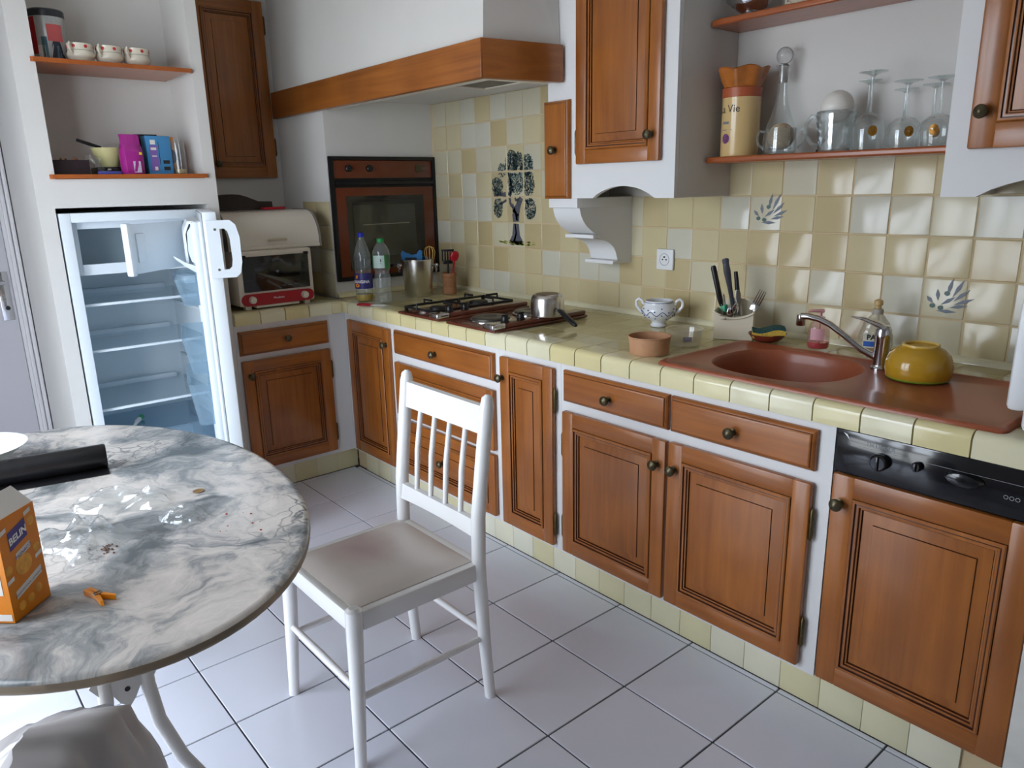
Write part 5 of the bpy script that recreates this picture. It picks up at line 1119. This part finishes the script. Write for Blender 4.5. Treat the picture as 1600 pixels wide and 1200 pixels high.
# ------------------------------------------------------------------ marble table and what lies on it
TZ0 = .73
t = thing('marble_table', (1.522, -1.497, 0), 0, 'oval grey veined marble table on a white iron frame', 'table')
m = MB(); N_ = 96; A_, B_ = .727, .454
def ell(d, z): return [((A_ - d) * cos(2 * pi * k / N_), (B_ - d) * sin(2 * pi * k / N_), z) for k in range(N_)]
rows = [ell(.02, .706), ell(.006, .7065), ell(.001, .711), ell(0, .717), ell(.002, .724), ell(.007, .729), ell(.014, .73)]
m.grid(rows[:5], 1, True); m.grid(rows[4:], 0, True); m.add(rows[-1], [tuple(range(N_))]); m.add(rows[0], [tuple(range(N_))], 1); m.build('table_top', [marble, M('weathered_marble_edge', (150, 136, 118), .5, var=(7, .3), bmp=(40, .2))], t, angle=60)
ironw = M('white_cast_iron', (206, 206, 204), .4, bmp=(60, .1))
for s_ in (1, -1):
    fx = s_ * .46
    for q in (-1, 1):
        m = MB(); m.tube([(fx, q * .035 - .03, .706), (fx, q * .035 - .03, .6), (fx, q * .036 - .03, .52), (fx, q * .045 - .03, .44), (fx, q * .075 - .03, .34), (fx, q * .14 - .03, .2), (fx, q * .22 - .03, .08), (fx, q * .27 - .03, .018), (fx, q * .29 - .03, .012)], [.012, .012, .013, .013, .013, .013, .012, .012, .01], 10); m.build('leg', ironw, t)
    m = MB(); m.prism([(-.09, .56), (-.075, .535), (-.055, .53), (-.045, .51), (-.03, .495), (-.018, .51), (-.008, .53), (.012, .532), (.03, .56), (.02, .57), (-.08, .57)], fx - .006, fx + .006, 'x'); br = m.build('bracket', ironw, t)
    m = MB(); m.xf(m.lathe([(0, 0), (.005, 0), (.005, .001), (0, .001)], 10), Matrix.Translation((fx + .0062, -.03, .533)) @ Matrix.Rotation(pi / 2, 4, 'Y')); m.build('bolt_hole', ink, br)
    B('cross_bar', ironw, t, fx - .015, fx + .015, -.27, .21, .69, .7055, r=.004)
m = MB(); m.tube([(-.46, -.03, .56), (0, -.03, .54), (.46, -.03, .56)], .01, 8); m.build('tie_bar', ironw, t)
# black roll of bin liners
t = thing('bin_liner_roll', (1.262, -1.545, TZ0 + .001), 0, 'black roll of bin liners lying across the marble table', 'roll')
ax = Vector((.06, .325, 0)).normalized(); L = .175
m = MB(); m.tube([ax * -L + Vector((0, 0, .031)), ax * -L * .5 + Vector((0, 0, .031)), ax * L * .5 + Vector((0, 0, .031)), ax * (L - .004) + Vector((0, 0, .031)), ax * L + Vector((0, 0, .031))], [.031, .031, .031, .031, .028], 28); m.build('roll_body', black_film, t)
nn = Vector((ax.y, -ax.x, 0)); m = MB(); m.grid([[ax * (-L + 2 * L * k / 8) + nn * o_ + Vector((0, 0, z)) for k in range(9)] for o_, z in ((.006, .0015), (.03, .002), (.055, .003), (.062, .001))]); m.build('loose_sheet', black_film, t, fix=False)
m = MB(); m.tube([ax * (-L + .03) + Vector((0, 0, .031)), ax * (-L + .075) + Vector((0, 0, .031))], .0316, 28); m.build('blue_wrapper', M('blue_wrapper_paper', (110, 150, 190), .5), t)
t = thing('white_bowl', (1.075, -1.64, TZ0 + .001), 0, 'white bowl at the table edge beside the black roll', 'bowl')
m = MB(); m.lathe([(0, .003), (.06, 0), (.064, .004), (.095, .035), (.125, .058), (.128, .06), (.122, .06), (.09, .038), (.06, .008), (0, .006)], 40); m.build('bowl_wall', M('milk_white_plastic', (230, 238, 240), .3), t)
# snack box
t = thing('snack_box', (1.9915 - .0445 * .72 - .0 * .7 - .028 * .69, -1.67 + .0445 * .69 - .028 * .72, TZ0 + .001), radians(136.2), 'open orange snack box with blue brand panel on the table', 'box')
bw, bd_, bh = .0445, .028, .178
m = MB(); 
for y in (-bd_, bd_ - .0012): m.box(-bw, bw, y, y + .0012, 0, bh)
m.box(-bw, -bw + .0012, -bd_ + .0012, bd_ - .0012, 0, bh); m.box(bw - .0012, bw, -bd_ + .0012, bd_ - .0012, 0, bh); m.box(-bw, bw, -bd_, bd_, 0, .0012); m.build('box_wall', orange, t)
m = MB(); m.add([(-bw, -bd_ + .001, bh), (bw, -bd_ + .001, bh), (bw - .004, -bd_ + .03, bh + .03), (-bw + .004, -bd_ + .03, bh + .03)], [(0, 1, 2, 3)]); m.build('top_flap', card_w, t, fix=False)
m = MB(); m.add([(-bw, bd_, bh), (bw, bd_, bh), (bw, bd_ + .02, bh + .035), (-bw, bd_ + .02, bh + .035)], [(0, 1, 2, 3)]); m.add([(-bw, -bd_, bh), (-bw, bd_, bh), (-bw - .025, bd_, bh + .012), (-bw - .025, -bd_, bh + .012)], [(0, 1, 2, 3)]); m.build('side_flap', card_w, t, fix=False)
yf = -bd_ - .0004
def sheet(name, pts, mat, dy=0.0):
    m = MB(); m.add([(x, yf - dy, z) for x, z in pts], [tuple(range(len(pts)))]); m.build(name, mat, t, fix=False)
sheet('brand_panel', [(-.025, .118), (.018, .129), (.018, .161), (-.025, .15)], violet)
def tl(dx, dz, sl=.25): return lambda x, y: (x + dx, yf - .0006, y + dz + x * sl)
letters('lettering', 'BELIN', .0165, text_w, t, tl(-.0035, .133), .0006)
sheet('name_band', [(-.015, .098), (.02, .107), (.02, .119), (-.015, .11)], card_w); letters('lettering', 'MONACO', .0085, violet, t, tl(.0025, .1045))
sheet('lower_band', [(-.03, .035), (.034, .052), (.034, .066), (-.03, .049)], card_w); letters('lettering', 'CRAQUEZ POUR L\'EMMENTAL', .0052, violet, t, tl(.002, .0475))
sheet('snack_print', [(.0 + .02 * cos(a) - .002, .086 + .018 * sin(a)) for a in [2 * pi * k / 10 for k in range(10)]], snack)
for k, (x, z) in enumerate(((-.022, .02), (.0, .022), (.02, .03), (.03, .15), (-.036, .09), (.033, .1))):
    sheet('cracker_print', [(x + .0085 * cos(a), z + .0085 * sin(a)) for a in [2 * pi * q / 8 for q in range(8)]], snack, .0001)
for x, z in ((-.034, .155), (.026, .166), (-.036, .07), (.034, .085)): sheet('small_band', [(x - .008, z - .004), (x + .008, z), (x + .008, z + .007), (x - .008, z + .003)], card_w, .0002)
m = MB(); m.add([(-bw - .0005, -bd_ + .01, .05), (-bw - .0005, bd_ - .006, .05), (-bw - .0005, bd_ - .006, .1), (-bw - .0005, -bd_ + .01, .1)], [(0, 1, 2, 3)]); m.build('side_print', card_w, t, fix=False); m = MB(); m.add([(-bw - .0005, -bd_ + .003, .004), (-bw - .0005, bd_ - .003, .004), (-bw - .0005, bd_ - .003, .016), (-bw - .0005, -bd_ + .003, .016)], [(0, 1, 2, 3)]); m.build('side_band', card_w, t, fix=False)
# clothes peg
t = thing('clothes_peg', (1.995, -1.548, TZ0 + .001), radians(200), 'orange plastic clothes peg on the marble table', 'clothes peg')
for s_ in (-1, 1):
    m = MB(); m.prism([(-.035, s_ * .011), (-.03, s_ * .014), (0, s_ * .006), (.03, s_ * .007), (.033, s_ * .003), (.03, s_ * .0008), (.0, s_ * .0012), (-.012, s_ * .002)], 0, .009, 'z'); m.build('jaw', orange_p, t)
m = MB(); m.tube([(.0 + .005 * cos(a), .007 * sin(a), .0095) for a in [2 * pi * k / 14 for k in range(14)]], .0012, 6, closed=True); m.build('spring', grey_st, t)
o = MB(); o.lathe([(0, 0), (.0125, 0), (.0128, .0008), (.0125, .0018), (.0118, .0015), (0, .0015)], 28); o = o.build('coin', M('dull_coin_bronze', (160, 128, 84), .45, .5), None, (1.624, -1.255, TZ0 + .0005)); tag(o, 'dull bronze coin lying alone on the marble', 'coin')
# crumpled clear wrappers
def wrapper(cx, cy_, lx, ly, h, rz, seed, label):
    r_ = random.Random(seed); n = 30; H = [[0] * (n + 1) for _ in range(n + 1)]
    fs = [(r_.uniform(-9, 9), r_.uniform(-9, 9), r_.uniform(0, 6)) for _ in range(7)]
    m = MB(); rows = []
    for j in range(n + 1):
        row = []
        for i in range(n + 1):
            u, v = -1 + 2 * i / n, -1 + 2 * j / n
            hgt = sum(abs(sin(a * u * .6 + b * v * .6 + c)) for a, b, c in fs) / 7
            e = max(0, 1 - max(abs(u), abs(v)) ** 3)
            row.append((u * lx * (1 + .12 * sin(4 * v + seed)) + r_.uniform(-.001, .001), v * ly * (1 + .15 * sin(3 * u + seed)) + r_.uniform(-.001, .001), .0015 + h * (1 - hgt) * 1.7 * e ** .6 + r_.uniform(0, .0010)))
        rows.append(row)
    m.grid(rows); o = m.build('clear_wrapper', film, None, (cx, cy_, TZ0 + .0005), (0, 0, rz), angle=28, fix=False); tag(o, label, 'wrapper', 'clear wrappers on the table'); return o
wrapper(1.73, -1.515, .085, .075, .035, .4, 4, 'largest crumpled clear wrapper, beside the snack box')
wrapper(1.575, -1.405, .10, .055, .03, .9, 9, 'long crumpled clear wrapper between the roll and the coin')
wrapper(1.75, -1.325, .05, .04, .018, .2, 15, 'small clear wrapper nearest the chair')
m = MB(); rc = random.Random(5)
for _ in range(9):
    x, y, s = 1.865 + rc.uniform(-.07, .07), -1.25 + rc.uniform(-.045, .045), rc.uniform(.0012, .003)
    m.lathe([(0, 0), (s, .0004), (s * .6, s * .7), (0, s)], 6, (x, y, TZ0))
o = stuff(m.build('red_crumbs', M('red_crumb', (160, 40, 30), .6))); tag(o, 'few red crumbs on the marble near the chair', 'crumbs')
m = MB()
for _ in range(26):
    x, y, s = rc.gauss(0, .012), rc.gauss(0, .008), rc.uniform(.0015, .0035); m.lathe([(0, 0), (s, .001), (s * .6, s), (0, s * 1.3)], 5, (x, y, 0))
o = stuff(m.build('brown_crumbs', M('brown_crumb', (120, 86, 70), .8), None, (1.795, -1.492, TZ0 + .0003))); tag(o, 'heap of brown crumbs at the edge of the big wrapper', 'crumbs')
# pale bag under the near end of the table
def big_bag():
    r_ = random.Random(11); m = MB(); rows = []; n = 110
    ds = [(r_.uniform(-1, 1) * 26, r_.uniform(-1, 1) * 26, r_.uniform(-1, 1) * 20, r_.uniform(0, 6)) for _ in range(8)]
    cz = lambda p: sum(abs(sin(a * p[0] + b * p[1] + c * p[2] + d)) for a, b, c, d in ds) / 8 * .16 - .08
    for i in range(28):
        f = i / 27; z = .655 * f
        a = .13 - .03 * f ** 4; b = min(.27, .372 - .205 * f)
        row = []
        for k in range(n):
            q = 2 * pi * k / n
            cr = .004 * sin(5 * q + 6 * f + 1) + .009 * abs(sin(7 * q - 2.5 * f)) + .006 * abs(sin(12 * q + 4 * f + sin(5 * f))) + .003 * abs(sin(21 * q - 9 * f))
            row.append(((a + cr) * cos(q), (b + cr) * sin(q), z + (.035 * sin(q) + .006 * sin(3 * q + 1) - .02) * f ** 2 + .05 * max(0, cos(q - 1.1)) ** 6 * f ** 5))
        row = [(p[0] * (1 + cz(p)), p[1] * (1 + cz(p)), p[2]) for p in row]
        rows.append(row)
    rows.append([(p[0] * .8, p[1] * .8, p[2] + .012) for p in rows[-1]]); rows.append([(p[0] * .5, p[1] * .5, p[2] + .004) for p in rows[-1]])
    m.grid(rows, 0, True); m.add(rows[-1], [tuple(range(n))]); m.add(rows[0], [tuple(range(n))])
    o = m.build('plastic_bag', M('milky_plastic_bag', (186, 182, 182), .3, spec=.5), None, (2.275, -1.765, .001), (0, 0, 0), angle=180)
    tag(o, 'crumpled milky plastic bag standing under the table end', 'bag')
big_bag()
